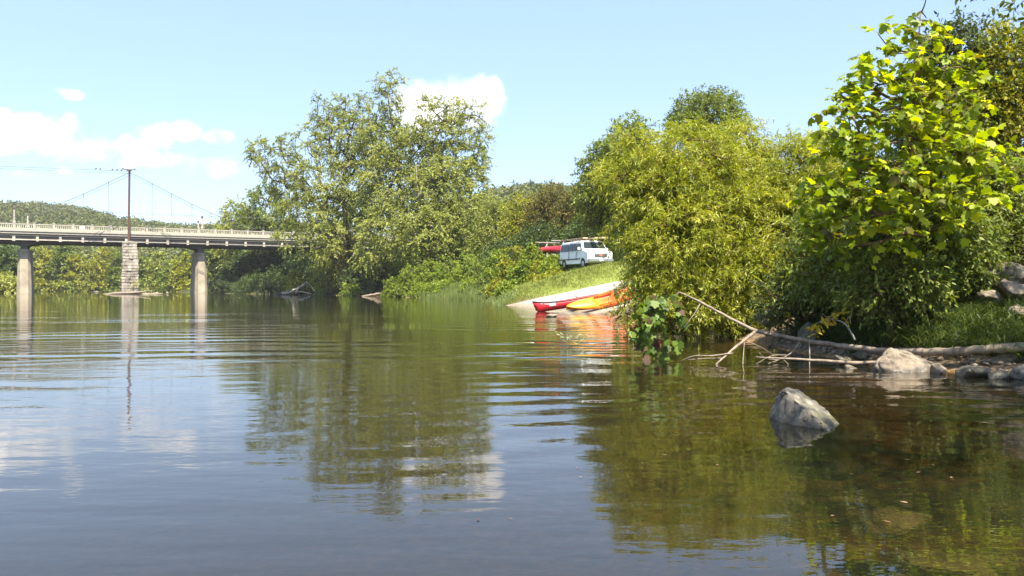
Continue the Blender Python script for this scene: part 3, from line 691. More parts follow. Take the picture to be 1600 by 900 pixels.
# ------------------------------------------------------------------ driftwood
def wood(name, pts, label, mat='deadwood', cat='log', group=None, branches=(), sides=8, wob=.0):
    """pts: (px,py,Y,radius)"""
    def fine(pp, n=4):
        Q = [np.array((*P(a, b, c), r)) for a, b, c, r in pp]; out = []
        for i in range(len(Q)-1):
            p0, p1, p2, p3 = Q[max(i-1, 0)], Q[i], Q[i+1], Q[min(i+2, len(Q)-1)]
            for k_ in range(n):
                u_ = k_/n; out.append(.5*((2*p1)+(-p0+p2)*u_+(2*p0-5*p1+4*p2-p3)*u_*u_+(-p0+3*p1-3*p2+p3)*u_**3))
        out.append(Q[-1]); return out
    A = fine(pts); o_ = A[0][:3]; rt = empty(name, tuple(o_), 0, label, cat, group)
    def mk(A, nm, par):
        mb = MB(); rr = [max(.002, a[3]*(1+RNG.uniform(-.09, .09))) for a in A]
        mb.tube([tuple(a[:3]-o_+RNG.normal(0, 1, 3)*a[3]*.10) for a in A], rr, sides); return mb.build(nm, M[mat], par, True)
    mk(A, 'stem', rt)
    for b in branches: mk(fine(b, 3), 'branch', rt)
    return rt
wood('fallen_tree_limb', [(1640,538,10.0,0.0722),(1570,544,10.2,0.0656),(1535,546,10.35,0.0590),(1480,549,10.6,0.0525),(1420,549,10.95,0.0459),(1370,547,11.3,0.0410),(1320,541,11.7,0.0385),(1270,534,11.9,0.0344),(1240,529,12.0,0.0328),(1182,517,12.2,0.0279),(1150,502,12.3,0.0246),(1118,485,12.4,0.0213),(1090,470,12.5,0.0172),(1060,456,12.6,0.0123)],
     'long bare pale limb rising from the right edge leftwards to the vine over the water', 'deadwood', 'fallen limb', branches=[
     [(1180,518,12.2,.026),(1165,530,12.0,.022),(1145,546,11.8,.018),(1118,570,11.5,.012)],
     [(1145,552,11.7,.012),(1110,556,11.6,.010),(1085,556,11.7,.009),(1062,565,11.8,.005)],
     [(1130,560,11.6,.009),(1105,560,11.7,.007),(1075,562,11.7,.005)],
     [(1250,531,12.0,.012),(1240,548,11.8,.010),(1222,560,11.7,.008),(1200,568,11.6,.006)],
     [(1230,555,11.7,.008),(1205,556,11.6,.006),(1178,571,11.5,.004)],
     [(1216,562,11.6,.007),(1196,560,11.6,.005),(1186,551,11.6,.003)],
     [(1222,560,11.6,.006),(1236,573,11.4,.003)],
     [(1264,533,11.9,.009),(1265,560,11.6,.008),(1263,588,11.2,.006)],
     [(1163,532,12.0,.007),(1161,560,11.7,.006),(1160,585,11.3,.004)],
     [(1095,472,12.5,.010),(1085,490,12.4,.007),(1068,512,12.3,.005)],
     [(1165,532,12,.006),(1190,543,11.8,.004),(1210,556,11.6,.003)]])
wood('stick', [(1378,566,10.9,.022),(1335,567,11.0,.026),(1290,564,11.1,.020),(1240,561,11.2,.016),(1180,558,11.4,.010)], 'thin brown stick lying on the water below the long limb', 'deadwood', 'stick')
wood('stick', [(1045,556,12.5,.014),(1020,570,12.3,.014),(996,572,12.2,.008)], 'short dark stick in the water below the vine leaves', 'greywood', 'stick', branches=[[(1028,556,12.5,.008),(1042,560,12.4,.01),(1052,572,12.2,.006)]])
wood('stick', [(968,519,20,.008),(976,530,19,.011),(965,543,18,.008)], 'thin pale bent reed stalk standing in the water by the willow', 'deadwood', 'stick')
wood('log', [(566,463,104,.10),(580,461,105,.16),(592,459,106,.15),(607,457.5,107,.09)], 'grey log lying along the far shore left of the bright shrubs', 'deadwood', 'log')
wood('log', [(163,460.5,140,.10),(175,459,140.3,.22),(190,458,140.6,.25),(215,457,141,.2),(236,454,141.5,.07)], 'pale driftwood log across the foot of the ruined pier', 'deadwood', 'log')
wood('log', [(222,461,139,.12),(240,459.5,139,.18),(254,459,139,.1)], 'short driftwood log right of the ruined pier foot', 'deadwood', 'log')
G4 = 'driftwood heap on the far shore'
for i, pp in enumerate(([(450,459,127,.10),(458,453,127,.14),(468,449,127.5,.13),(478,441,128,.10),(480,451,128,.09)], [(445,459,126,.10),(457,455,126,.12),(470,447,127,.10),(477,444,127,.05)],
        [(441,460,127,.08),(455,451,128,.09),(463,448,128.5,.05)], [(462,459,125,.09),(466,451,125.5,.10),(474,446,126,.06)], [(479,441,128,.08),(486,447,128,.08),(492,456,127.5,.07)],
        [(440,458,129,.09),(452,456,128,.12),(472,456,127,.1),(486,459,126,.06)])):
    wood('branch', pp, ['forked pale branch topping the driftwood heap','grey branch in the front of the driftwood heap','thin branch at the left of the driftwood heap','short upright branch in the middle of the driftwood heap','branch falling to the right of the driftwood heap','long low branch along the bottom of the driftwood heap'][i], 'palewood', 'driftwood', G4, sides=6)
ya = wood('twig', [(1336,532,11.4,.014),(1330,520,11.5,.013),(1320,506,11.6,.012),(1306,500,11.7,.010),(1290,499,11.8,.008),(1272,508,11.8,.006),(1264,520,11.8,.004)], 'arching bare twig with a bunch of yellow leaves left of the tan boulder', 'greywood', 'twig', branches=[[(1320,506,11.6,.006),(1326,494,11.5,.004)], [(1296,499,11.7,.005),(1284,490,11.7,.003)]])
c = [np.array(P(a, b, 11.75)) for a, b in ((1270,515),(1279,510),(1284,505),(1290,502),(1312,494),(1318,490),(1274,520),(1300,498))]
p_, d_, ci, tw_ = sprays(np.array(c), np.tile((-.2,-.3,.4), (len(c), 1)), 6, .09, .3, 3, .02)
link('leaves', leaves(p_-np.array(ya.location), d_, RNG.normal(0,1,p_.shape)+np.array((0,-1,.6)), .075*RNG.uniform(.6,1.2,len(p_)), .55, KITE, RNG.random(len(c))[ci]), M['yellow'], ya)

# ------------------------------------------------------------------ canoe, kayak
def hull(L, Wd, D, n=34, m=12, sheer=.22, rock_=.05, ends=1.0, full=2.2, deck=False):
    V, F = [], []
    for i in range(n+1):
        x = i/n*2-1; wx_ = max(.012, (1-abs(x)**full))**.75*Wd/2; zt = D+sheer*abs(x)**4; zb = rock_*abs(x)**2.5+ (max(0, abs(x)-.93)/.07)**2*.10
        xo = x*L/2
        for j in range(m+1):
            a = j/m*math.pi; yv = -math.cos(a); zz = math.sin(a)**.62 if 0 < j < m else 0
            rake = .10*(1-zz)*np.sign(x)*abs(x)**8
            V.append((xo+rake, wx_*yv*(1 if not deck else 1), zt-(zt-zb)*zz))
    for i in range(n):
        for j in range(m): F.append((i*(m+1)+j, i*(m+1)+j+1, (i+1)*(m+1)+j+1, (i+1)*(m+1)+j))
    return V, F
def boat_frame(name, foot, yaw, pitch, label, cat):
    o = empty(name, foot, 0, label, cat); o.rotation_euler = (0, -pitch, yaw); return o
cx0 = P(838, 487, 37.2)
cn = boat_frame('canoe', (cx0.x, cx0.y, -.10), R(12), R(9.6), 'glossy red open canoe nosing off the concrete ramp into the water, behind the yellow kayak', 'canoe')
Lc = 4.7; V, F = hull(Lc, .86, .36); mb = MB(); mb.add([(a+Lc/2, b, c) for a, b, c in V], F)
me = mb.mesh('hull', True); hl = link('hull', me, M['canoe'], cn); md = hl.modifiers.new('t', 'SOLIDIFY'); md.thickness = .02; md.offset = -1
n, m_ = 34, 12
for j in (0, m_):
    mb = MB(); mb.tube([(V[i*(m_+1)+j][0]+Lc/2, V[i*(m_+1)+j][1], V[i*(m_+1)+j][2]+.012) for i in range(n+1)], .022, 6); mb.build('gunwale', M['gunwale'], cn, True)
for xs in (1.15, 3.4):
    mb = MB(); mb.box(xs-.14, xs+.14, -.33, .33, .28, .31); mb.build('seat', M['gunwale'], cn)
for xs in (.32, 4.38):
    mb = MB(); mb.add([(xs-.3,0,.53),(xs+.12,-.15,.46),(xs+.12,.15,.46),(xs+.12,0,.50)] if xs < 2 else [(xs+.3,0,.53),(xs-.12,-.15,.46),(xs-.12,.15,.46),(xs-.12,0,.50)], [(0,1,3),(0,3,2)]); mb.build('deck_plate', M['gunwale'], cn)
def side_y(x, zf):   # hull half width at x, at fraction zf below the gunwale
    q = x/(Lc/2)-1; return -max(.012, (1-abs(q)**2.2))**.75*.43*math.sqrt(max(0, 1-zf**3.2))
mb = MB(); xs = [.62+.06*i for i in range(6)]
for a, b in zip(xs, xs[1:]): mb.add([(a, side_y(a,.45)-.012, .25), (b, side_y(b,.45)-.012, .24), (b, side_y(b,.2)-.012, .37), (a, side_y(a,.2)-.012, .385)], [(0,1,2,3)])
mb.build('registration_sticker', M['sticker'], cn)
mb = MB(); xs = [.25+.08*i for i in range(9)]
for a, b in zip(xs, xs[1:]):
    if int(a*25) % 5 != 3:
        z1 = .36+.22*abs(a/(Lc/2)-1)**4; z2 = .36+.22*abs(b/(Lc/2)-1)**4
        mb.add([(a, side_y(a,.15)-.014, z1-.085), (b, side_y(b,.15)-.014, z2-.085), (b, side_y(b,.08)-.014, z2-.05), (a, side_y(a,.08)-.014, z1-.05)], [(0,1,2,3)])
mb.build('name_stripe', M['sticker'], cn)
mb = MB(); mb.tube([(2.0,-.36,.36),(2.0,-.1,.5),(2.0,.1,.5)], .02, 5); mb.build('thwart', M['gunwale'], cn)
k0 = P(884, 489, 35.4)
ky = boat_frame('kayak', (k0.x, k0.y, .06), R(20), R(9.5), 'kayak shading from yellow through orange to red, beached on the ramp beside the red canoe', 'kayak')
ky.rotation_mode = 'XYZ'; ky.rotation_euler = (Matrix.Rotation(R(20),3,'Z') @ Matrix.Rotation(-R(9.5),3,'Y') @ Matrix.Rotation(R(42),3,'X')).to_euler(); Lk = 3.6; n, m_ = 30, 16; V, F = [], []
for i in range(n+1):
    x = i/n*2-1; w_ = max(.02, (1-abs(x)**2.0))**.7*.37; zc = .20+.10*x*x+(.05 if x < 0 else .05)*abs(x)**3; zb = .10*abs(x)**3
    top_ = .10+.06*(1-abs(x)**2)
    for j in range(m_):
        a = j/m_*2*math.pi; c_, s_ = math.cos(a), math.sin(a); zz = zc+(s_**1 if s_ > 0 else 0)*top_*max(0, 1-abs(x)**3)+(s_ if s_ < 0 else 0)*(zc-zb)
        if abs(x-.05) < .26 and s_ > .55: zz = zc+.0
        V.append((x*Lk/2+Lk/2, w_*c_, zz))
for i in range(n):
    for j in range(m_): F.append((i*m_+j, i*m_+(j+1) % m_, (i+1)*m_+(j+1) % m_, (i+1)*m_+j))
F += [tuple(range(m_))[::-1], tuple(n*m_+j for j in range(m_))]
mb = MB(); mb.add(V, F); mb.build('hull', M['kayak'], ky, True)
mb = MB(); mb.tube([(1.05,0,.33),(1.05,0,.36)], [.15,.13], 16); mb.build('hatch', simple('orange_hatch', (.80,.22,.02), .4), ky)
mb = MB(); mb.tube([(1.5,-.28,.26),(1.75,-.3,.36),(2.4,-.3,.36),(2.6,-.28,.26)], .04, 6); mb.tube([(1.5,.28,.26),(1.75,.3,.36),(2.4,.3,.36),(2.6,.28,.26)], .04, 6); mb.build('cockpit_rim', M['kayak'], ky, True)
mb = MB(); mb.box(2.42, 2.48, -.22, .22, .3, .62); mb.build('backrest', M['black'], ky, bevel=.01)
mb = MB(); mb.tube([(.12,-.05,.34),(.1,0,.39),(.12,.05,.34)], .014, 5); mb.build('toggle', M['black'], ky)

# ------------------------------------------------------------------ vans
def van(px, Y, py, yaw, name, label, paint, rack):
    c = P(px, py, Y); c.z = gz(c.x, c.y)+.02; rt = empty(name, c, yaw, label, 'van')
    # +x is the front. Side profile of the body
    Lb, Wb, zf = 4.9, 1.98, .38
    prof = [(-2.45,.45),(-2.5,.6),(-2.47,1.15),(-2.33,1.85),(-2.2,1.98),(1.0,2.02),(1.22,1.93),(1.62,1.38),(2.32,1.22),(2.45,1.1),(2.48,.55),(2.4,.42)]
    def arch(cx, r=.40, n=9): return [(cx+r*math.cos(a), .36+r*math.sin(a)) for a in np.linspace(0, math.pi, n)]
    bot = [(2.1,.40)]+arch(1.62)+[(1.1,.36),(-1.1,.36)]+arch(-1.55)+[(-2.05,.40)]
    full = prof+bot
    bm = bmesh.new()
    def yat(z): return Wb/2*(1-.13*max(0, (z-1.15)/.85)**1.3)-.02*(z < .6)
    lay = []
    for sgn in (-1, 1):
        lay.append([bm.verts.new((x, sgn*yat(z), z)) for x, z in full])
    n = len(full)
    bm.faces.new(lay[0][::-1]) if False else None
    f1 = bm.faces.new(lay[0]); f2 = bm.faces.new(lay[1][::-1])
    for i in range(n): bm.faces.new((lay[0][i], lay[1][i], lay[1][(i+1) % n], lay[0][(i+1) % n]))
    bmesh.ops.recalc_face_normals(bm, faces=bm.faces)
    es = [e for e in bm.edges if (e.verts[0].co.y*e.verts[1].co.y > 0 and max(e.verts[0].co.z, e.verts[1].co.z) > .5 and not any(.36 <= v_.co.z <= .78 and (abs(v_.co.x-1.62) < .42 or abs(v_.co.x+1.55) < .42) for v_ in e.verts))]
    bmesh.ops.bevel(bm, geom=es, offset=.09, segments=3, affect='EDGES', clamp_overlap=True)
    bmesh.ops.triangulate(bm, faces=[f for f in bm.faces if len(f.verts) > 4])
    me = bpy.data.meshes.new('body'); bm.to_mesh(me); bm.free(); link('body', me, M[paint], rt)
    def side_panel(nm, pts, mat, sgn, off=.012, par=rt):
        mb = MB(); mb.add([(x, sgn*(yat(z)+off), z) for x, z in pts]+[(x, sgn*(yat(z)-.03), z) for x, z in pts],
              [tuple(range(len(pts))), tuple(range(len(pts), 2*len(pts)))[::-1]]+[(i, (i+1) % len(pts), len(pts)+(i+1) % len(pts), len(pts)+i) for i in range(len(pts))])
        return mb.build(nm, M[mat], par)
    for sg in (-1, 1):
        side_panel('side_window', [(-2.2,1.30),(-.75,1.30),(-.75,1.80),(-2.1,1.80)], 'glass', sg)
        side_panel('side_window', [(-.66,1.30),(-.12,1.30),(-.12,1.82),(-.66,1.82)], 'glass', sg)
        side_panel('side_window', [(-.04,1.30),(.48,1.30),(.48,1.82),(-.04,1.82)], 'glass', sg)
        side_panel('front_door_window', [(.60,1.30),(1.40,1.30),(1.12,1.78),(.60,1.80)], 'glass', sg)
        side_panel('trim_strip', [(-2.4,.66),(1.14,.66),(1.14,.73),(-2.4,.73)], 'black', sg, .018)
        side_panel('door_seam', [(-.71,.6),(-.70,.6),(-.70,1.28),(-.71,1.28)], 'black', sg, .006)
        side_panel('door_seam', [(.53,.6),(.54,.6),(.54,1.28),(.53,1.28)], 'black', sg, .006)
        side_panel('door_handle', [(.62,1.10),(.78,1.10),(.78,1.14),(.62,1.14)], 'chrome', sg, .03)
        mb = MB(); mb.box(1.2, 1.3, sg*1.0-.0 if sg > 0 else -1.2, 1.2 if sg > 0 else -1.0, 1.30, 1.52); mb.build('mirror', M[paint], rt, bevel=.03)
        for cx in (1.62, -1.55):
            mb = MB(); mb.tube([(cx, sg*.74, .34), (cx, sg*.97, .34)], .34, 22); wl = mb.build('wheel', M['rubber'], rt)
            mb = MB(); mb.tube([(cx, sg*.972, .34), (cx, sg*.99, .34), (cx, sg*1.0, .34)], [.20, .19, .07], 16); mb.build('rim', M['chrome'], wl)
        mb = MB(); mb.box(2.475, 2.50, sg*.62-.14, sg*.62+.14, .80, .98); mb.build('headlight', M['lamp_glass'], rt, bevel=.01)
    def slope_pt(x0, z0, x1, z1, y, u_, off=.012):
        d_ = Vector((x1-x0, z1-z0)).normalized(); return (x0+(x1-x0)*u_+d_.y*off*-1*-1, y, z0+(z1-z0)*u_+abs(d_.x)*off)
    a, b = (1.24, 1.92), (1.60, 1.40); nrm = Vector((b[1]-a[1], 0, -(b[0]-a[0]))).normalized()*-1
    mb = MB(); q = [(a[0], -.76, a[1]-.02), (a[0], .76, a[1]-.02), (b[0], .86, b[1]+.02), (b[0], -.86, b[1]+.02)]
    mb.add([tuple(Vector(p)+nrm*.012) for p in q]+[tuple(Vector(p)-nrm*.03) for p in q], [(0,1,2,3), (7,6,5,4), (0,4,5,1), (1,5,6,2), (2,6,7,3), (3,7,4,0)]); mb.build('windshield', M['glass'], rt)
    for y_ in (-.35, .3): mb = MB(); mb.tube([tuple(Vector((b[0]-.01, y_, b[1]+.02))+nrm*.02), tuple(Vector((a[0]*.55+b[0]*.45, y_+.35, a[1]*.55+b[1]*.45))+nrm*.025)], .012, 4); mb.build('wiper', M['black'], rt)
    mb = MB(); mb.box(2.474, 2.492, -.46, .46, .78, 1.0); gr = mb.build('grille', M['black'], rt)
    mb = MB()
    for z in (.82, .88, .94): mb.box(2.493, 2.50, -.45, .45, z, z+.018)
    mb.build('grille_bar', M['chrome'], gr)
    mb = MB(); mb.box(2.503, 2.512, -.12, .12, .86, .93); mb.build('badge', M['orange_light'], gr)
    mb = MB(); mb.box(2.40, 2.62, -.97, .97, .48, .66); mb.build('bumper', M['chrome'], rt, bevel=.03)
    mb = MB(); mb.box(2.622, 2.63, -.16, .16, .50, .62); mb.build('number_plate', M['sticker'], rt)
    if rack == 'low':
        rk = None
        for x in (-1.7, -.3, .8):
            mb = MB(); mb.box(x-.03, x+.03, -.95, .95, 2.10, 2.14)
            for y_ in (-.85, .85): mb.box(x-.04, x+.04, y_-.03, y_+.03, 2.0, 2.098)
            mb.build('roof_bar', M['black'], rt)
    else:
        for y_ in (-.8, .8):
            mb = MB(); mb.tube([(-2.1,y_,2.62),(1.3,y_,2.62)], .035, 6)
            for x in (-1.9, -.4, 1.1): mb.tube([(x,y_,1.95),(x,y_,2.6)], .03, 6)
            mb.build('rack_rail', M['steel'], rt)
        for x in (-1.9, -.4, 1.1): mb = MB(); mb.tube([(x,-.8,2.66),(x,.8,2.66)], .03, 6); mb.build('rack_bar', M['steel'], rt)
    return rt
VY = 58.0; vn = van(914, VY, 418, R(-90+21), 'van', 'white passenger van facing the river on the grass above the ramp, timber on its roof', 'white', 'low')
vl = vn.location.copy()
def on_van(name, box, mat, label, rz=0):
    mb = MB(); mb.box(*box); o = mb.build(name, M[mat], None, bevel=.008); o.location = vl; o.rotation_euler = (0, 0, R(-69)+rz); return tag(o, label, 'plank', 'timber on the van roof')
on_van('plank', (-2.6, 1.2, -.75, -.35, 2.144, 2.22), 'wood', 'pale wooden plank on the left side of the white van roof')
on_van('plank', (-1.7, 2.0, -.2, .2, 2.144, 2.20), 'wood', 'longer pale wooden plank along the middle of the white van roof')
on_van('plank', (-1.9, 1.9, .4, .9, 2.144, 2.25), 'wood', 'pale wooden plank on the right side of the white van roof')
TY = 66.0; c = P(868, 404, TY); tz = max(gz(c.x, TY), 2.75); TA = R(-64)
tl = empty('canoe_trailer', (c.x, TY, tz), TA, 'tall galvanised canoe trailer with upright posts standing behind the white van', 'trailer')
mb = MB(); mb.box(-2.3, 2.3, -.62, -.56, .5, .58); mb.box(-2.3, 2.3, .56, .62, .5, .58); mb.box(-2.3, -2.22, -.55, .55, .5, .58); mb.box(2.22, 2.3, -.55, .55, .5, .58); mb.tube([(2.3,0,.54),(3.7,0,.5)], .05, 6); mb.build('frame', M['steel'], tl)
for x in (-1.5, 1.3):
    mb = MB(); mb.box(x-.04, x+.04, -.04, .04, .59, 2.22); mb.build('post', M['steel'], tl)
    for z in (1.05, 2.16): mb = MB(); mb.box(x-.038+.08, x+.038+.08, -1.15, 1.15, z, z+.06); mb.build('cross_bar', M['steel'], tl)
    mb = MB(); mb.tube([(x+.12,-.75,1.12),(x+.12,0,2.1)], .02, 5); mb.build('brace', M['steel'], tl)
for s_ in (-1, 1):
    mb = MB(); mb.tube([(0, s_*.66, .33), (0, s_*.86, .33)], .33, 18); wl = mb.build('wheel', M['rubber'], tl)
    mb = MB(); mb.tube([(0, s_*.862, .33), (0, s_*.88, .33)], .17, 14); mb.build('rim', M['steel'], wl)
for s_, lb in ((-1, 'red canoe carried upside down on the side of the trailer nearest the river'), (1, 'red canoe carried upside down on the far side of the trailer')):
    o = empty('canoe', (c.x-math.sin(TA)*s_*.56, TY+math.cos(TA)*s_*.56, tz+1.13), TA, lb, 'canoe', 'canoes on the trailer')
    V, F = hull(4.7, .9, .40); mb = MB(); mb.add([(x_, y_, .62-z_) for x_, y_, z_ in V], F); hh = link('hull', mb.mesh('hull', True), M['canoe'], o); md = hh.modifiers.new('t', 'SOLIDIFY'); md.thickness = .02
    for j_ in (0, 12):
        mb = MB(); mb.tube([(V[i_*13+j_][0], V[i_*13+j_][1], .61-V[i_*13+j_][2]) for i_ in range(35)], .022, 5); mb.build('gunwale', M['gunwale'], o, True)

# ------------------------------------------------------------------ far hills: wood
def canopy(n, xr, mat, label, seed, pxlim):
    cs = []; k = 0
    while len(cs) < n and k < n*30:
        k += 1; px = RNG.uniform(*pxlim); Y = xr[0]+(xr[1]-xr[0])*RNG.random()**.8; cs.append(((px-800)/FP*Y, Y))
    cs = np.array(cs); z = ground(cs[:, 0], cs[:, 1]); r = RNG.uniform(3.2, 6.0, len(cs)); h_ = RNG.uniform(7, 12, len(cs))
    q = 120; nn = len(cs)*q; ci = np.repeat(np.arange(len(cs)), q)
    d = unit(RNG.normal(size=(nn, 3))); d[:, 2] = np.abs(d[:, 2])*1.0-.15; rad = RNG.uniform(.75, 1.05, nn)
    lump = 1+.25*np.sin(d[:, 0]*5+ci)*np.cos(d[:, 1]*6+ci*1.7)
    p = np.stack([cs[ci, 0]+d[:, 0]*r[ci]*rad*lump, cs[ci, 1]+d[:, 1]*r[ci]*rad*lump, z[ci]+h_[ci]*.45+d[:, 2]*h_[ci]*.55*rad*lump], -1)
    me = leaves(p, RNG.normal(size=(nn, 3)), d+RNG.normal(0, .35, (nn, 3)), RNG.uniform(.8, 1.7, nn), .8, KITE, RNG.random(len(cs))[ci], 'wood')
    tag(link('wood', me, M[mat]), label, 'wood', None, 'stuff')
M['hillwood'] = leafmat('hill_wood_leaf', [(.045,.062,.012),(.08,.10,.018),(.12,.14,.025),(.14,.125,.03)], .2)
canopy(3000, (300, 640), 'hillwood', 'dense green wood covering the long ridge beyond the bridge', 1, (-180, 520))
canopy(700, (300, 455), 'hillwood', 'green wood on the low hilltop right of the big cottonwoods', 2, (700, 960))

# ------------------------------------------------------------------ far bank trees under the bridge
FG = 'trees on the far bank beyond the bridge'
far = [(-20,395,40,33,160+12,'dark','dark leafy tree at the left edge, left of the left bridge pier'),
       (14,415,16,22,168,'dark','smaller dark tree just left of the left bridge pier, under the deck'),
       (8,446,20,12,163,'silver','pale bush at the waterline left of the left bridge pier'),
       (56,412,16,36,250,'silver','grey-green tree just right of the left bridge pier'),
       (80,424,20,34,246,'lime','bright yellow-green tree, second right of the left bridge pier'),
       (103,410,18,30,262,'mid','green tree behind the yellow trees left of the stone pier'),
       (120,426,19,32,247,'lime','bright yellow-green tree midway between left pier and stone pier'),
       (142,432,15,26,245,'silver','grey-green tree left of the stone pier'),
       (165,420,18,34,250,'lime','yellow-green tree close to the left of the stone pier'),
       (190,424,16,32,256,'mid','green tree directly behind the stone pier'),
       (222,430,16,28,246,'mid','green tree just right of the stone pier'),
       (246,426,16,32,240,'silver','bluish grey-green tree between stone pier and right pier'),
       (268,432,14,27,236,'mid','mid-green tree left of the right bridge pier'),
       (290,428,16,32,225,'lime','yellowish tree immediately left of the right bridge pier')]
for i, (px, py, a, b, Y, mt, lb) in enumerate(far):
    if Y > 200: Y = 238-max(0, px-150)*.12
    L_ = px_lobes([(px, py, a, b, 0), (px-a*.5, py+b*.35, a*.7, b*.6, -2), (px+a*.5, py+b*.3, a*.7, b*.62, 2), (px+a*.1, py-b*.45, a*.6, b*.5, 0), (px-a*.4, 450, a*.8, 9, -3), (px+a*.5, 450, a*.8, 9, -3)], Y)
    c = P(px, 455, Y); tree('tree', (c.x, Y+5.5), L_, mt, 82, .9, (12, 1.5, .3, 7, .9), (.62, .6), lb, group=FG, tr=.3, tip=.05, nup=.9)
# trees of the right bank behind the bridge
RG_ = 'trees behind the right end of the bridge'
for px, py, a, b, Y, mt, nc, lb in ((345,400,26,45,190,'mid',90,'green tree just right of the right bridge pier, reaching down to the water'),(372,372,34,62,184,'silver',130,'rounded pale-green tree rising above the deck right of the right pier'),
        (415,350,45,62,180,'mid',150,'broad green tree behind the deck, left of the big cottonwoods'),(400,425,50,32,176,'dark',120,'dark low tree under the deck right of the right pier'),(452,415,45,42,172,'dark',110,'dark tree under the deck behind the driftwood heap'),
        (500,400,40,60,170,'dark',110,'dark tree hidden behind the left cottonwood'),(555,360,50,80,168,'mid',110,'green tree filling in behind the cottonwoods')):
    L_ = px_lobes([(px, py, a, b, 0), (px-a*.55, py+b*.3, a*.6, b*.6, -2), (px+a*.55, py+b*.2, a*.65, b*.65, 2), (px, py-b*.5, a*.6, b*.45, 0)], Y)
    c = P(px, 455, Y); tree('tree', (c.x, Y+2), L_, mt, nc, 1.1, (12, 1.7, .35, 9, .9), (.50, .6), lb, group=RG_, tr=.35, tip=.05, nup=.8)

# ------------------------------------------------------------------ the big cottonwoods
CG = 'big cottonwoods on the river bend'
c = P(552, 455, 124)
def ctree(*a, **k): return tree(*a, **k)
ctree('cottonwood', (c.x, 126), px_lobes([(424,238,34,24,-3),(432,264,20,26,-3),(478,232,22,38,-2),(455,300,30,22,0),(512,178,24,32,0),(540,215,44,50,2),(500,290,48,38,-3),(470,330,36,24,-4),(545,300,44,60,0),(500,370,32,44,-6),(560,185,26,38,2),(450,366,22,24,-5),(575,255,30,60,2)], 122),
     'silver', 300, 1.6, (14, 1.45, .55, 24, .85), (.265, .5), 'tall ragged cottonwood leaning left over the end of the bridge', 'tree', CG,
     trunk=[(c.x, 126, .8), tuple(P(545,380,124)), tuple(P(535,300,123)), tuple(P(545,215,123)), tuple(P(560,170,123))], tr=.6, tip=.034, nup=.1, face=.7)
c = P(640, 455, 116)
ctree('cottonwood', (c.x, 118), px_lobes([(608,135,20,20,0),(598,165,16,30,0),(618,185,14,30,0),(600,220,40,36,1),(640,245,50,46,-2),(600,290,45,50,-3),(650,310,50,55,-5),(620,360,55,45,-7),(585,400,30,24,-8)], 116),
     'silver', 290, 1.5, (14, 1.4, .45, 24, .85), (.265, .5), 'tallest cottonwood in the middle of the group, its thin top standing above the rest', 'tree', CG,
     trunk=[(c.x, 118, .9), tuple(P(636,390,117)), tuple(P(628,320,116)), tuple(P(618,240,116)), tuple(P(606,150,116))], tr=.65, tip=.034, nup=.1, face=.7)
c = P(665, 455, 110)
ctree('cottonwood', (c.x, 112), px_lobes([(678,172,24,20,0),(702,168,18,16,0),(738,180,16,18,0),(742,220,22,30,0),(690,210,42,28,0),(715,250,44,44,0),(735,285,26,44,-2),(690,300,50,55,-4),(720,345,42,45,-6),(670,370,55,46,-8),(735,385,26,28,-8)], 110),
     'silver', 310, 1.45, (14, 1.35, .4, 24, .85), (.26, .5), 'wide cottonwood on the right of the group with bare limb tips against the cloud', 'tree', CG,
     trunk=[(c.x, 112, 1.), tuple(P(662,400,111)), tuple(P(655,330,110)), tuple(P(668,250,110)), tuple(P(690,195,110))], tr=.6, tip=.034, nup=.1, face=.7)
# bare snags
for i, (pp, lb) in enumerate((([(700,205,110,.14),(712,190,110,.13),(722,182,110,.10),(745,181,110,.07),(760,195,110,.04)], 'dark bare limb arching through the top of the right cottonwood'),
        ([(715,188,110,.06),(725,172,110,.05),(735,160,110,.04),(731,147,110,.02)], 'thin bare limb tip pointing up against the cloud'),
        ([(655,320,104,.14),(652,290,104,.12),(650,255,104.5,.05)], 'pale dead stem standing in front of the right cottonwood'))):
    wood('dead_limb', pp, lb, 'greywood' if i == 2 else 'bark', 'limb', 'dead limbs in the cottonwoods', sides=6)
# understory below the cottonwoods
UG = 'understory trees below the cottonwoods'
for px, py, a, b, Y, mt, nc, lb in ((420,440,30,18,134,'dark',60,'low dark bush left of the driftwood heap'),(470,425,26,28,132,'dark',70,'dark understory tree above the driftwood heap'),(462,437,12,14,129,'lime',24,'small yellow-green bush just above the driftwood heap'),
        (515,410,26,46,124,'silver',110,'vine-hung grey-green tree trailing to the water below the left cottonwood'),(540,385,22,44,120,'brownish',40,'bronze-tinged hanging vines between the two left cottonwoods'),(352,448,26,12,163,'dark',50,'low dark bush at the water right of the right pier'),(392,448,30,13,150,'dark',60,'low dark bush at the water under the end of the deck'),(575,430,34,28,118,'dark',90,'dark shaded bush right of the hanging vines'),
        (550,452,10,8,112,'shrub',16,'tiny bright bush on the shore'),(610,425,34,34,112,'dark',90,'dark understory tree behind the left end of the bright shrubs'),(665,405,44,36,106,'mid',120,'mid-green understory tree above the bright shrubs'),(725,385,40,40,104,'mid',130,'leafy green tree below the right cottonwood')):
    L_ = px_lobes([(px, py, a, b, 0), (px-a*.5, py+b*.3, a*.6, b*.6, -1.5), (px+a*.5, py+b*.25, a*.65, b*.6, 1)], Y)
    q = P(px, 455, Y); tree('understory_tree' if b > 20 else 'bush', (q.x, Y+1.5), L_, mt, nc, .75, (10, 1.2, .5, 10, .9), (.30, .5), lb, 'tree' if b > 20 else 'bush', UG, tr=.22, tip=.035)

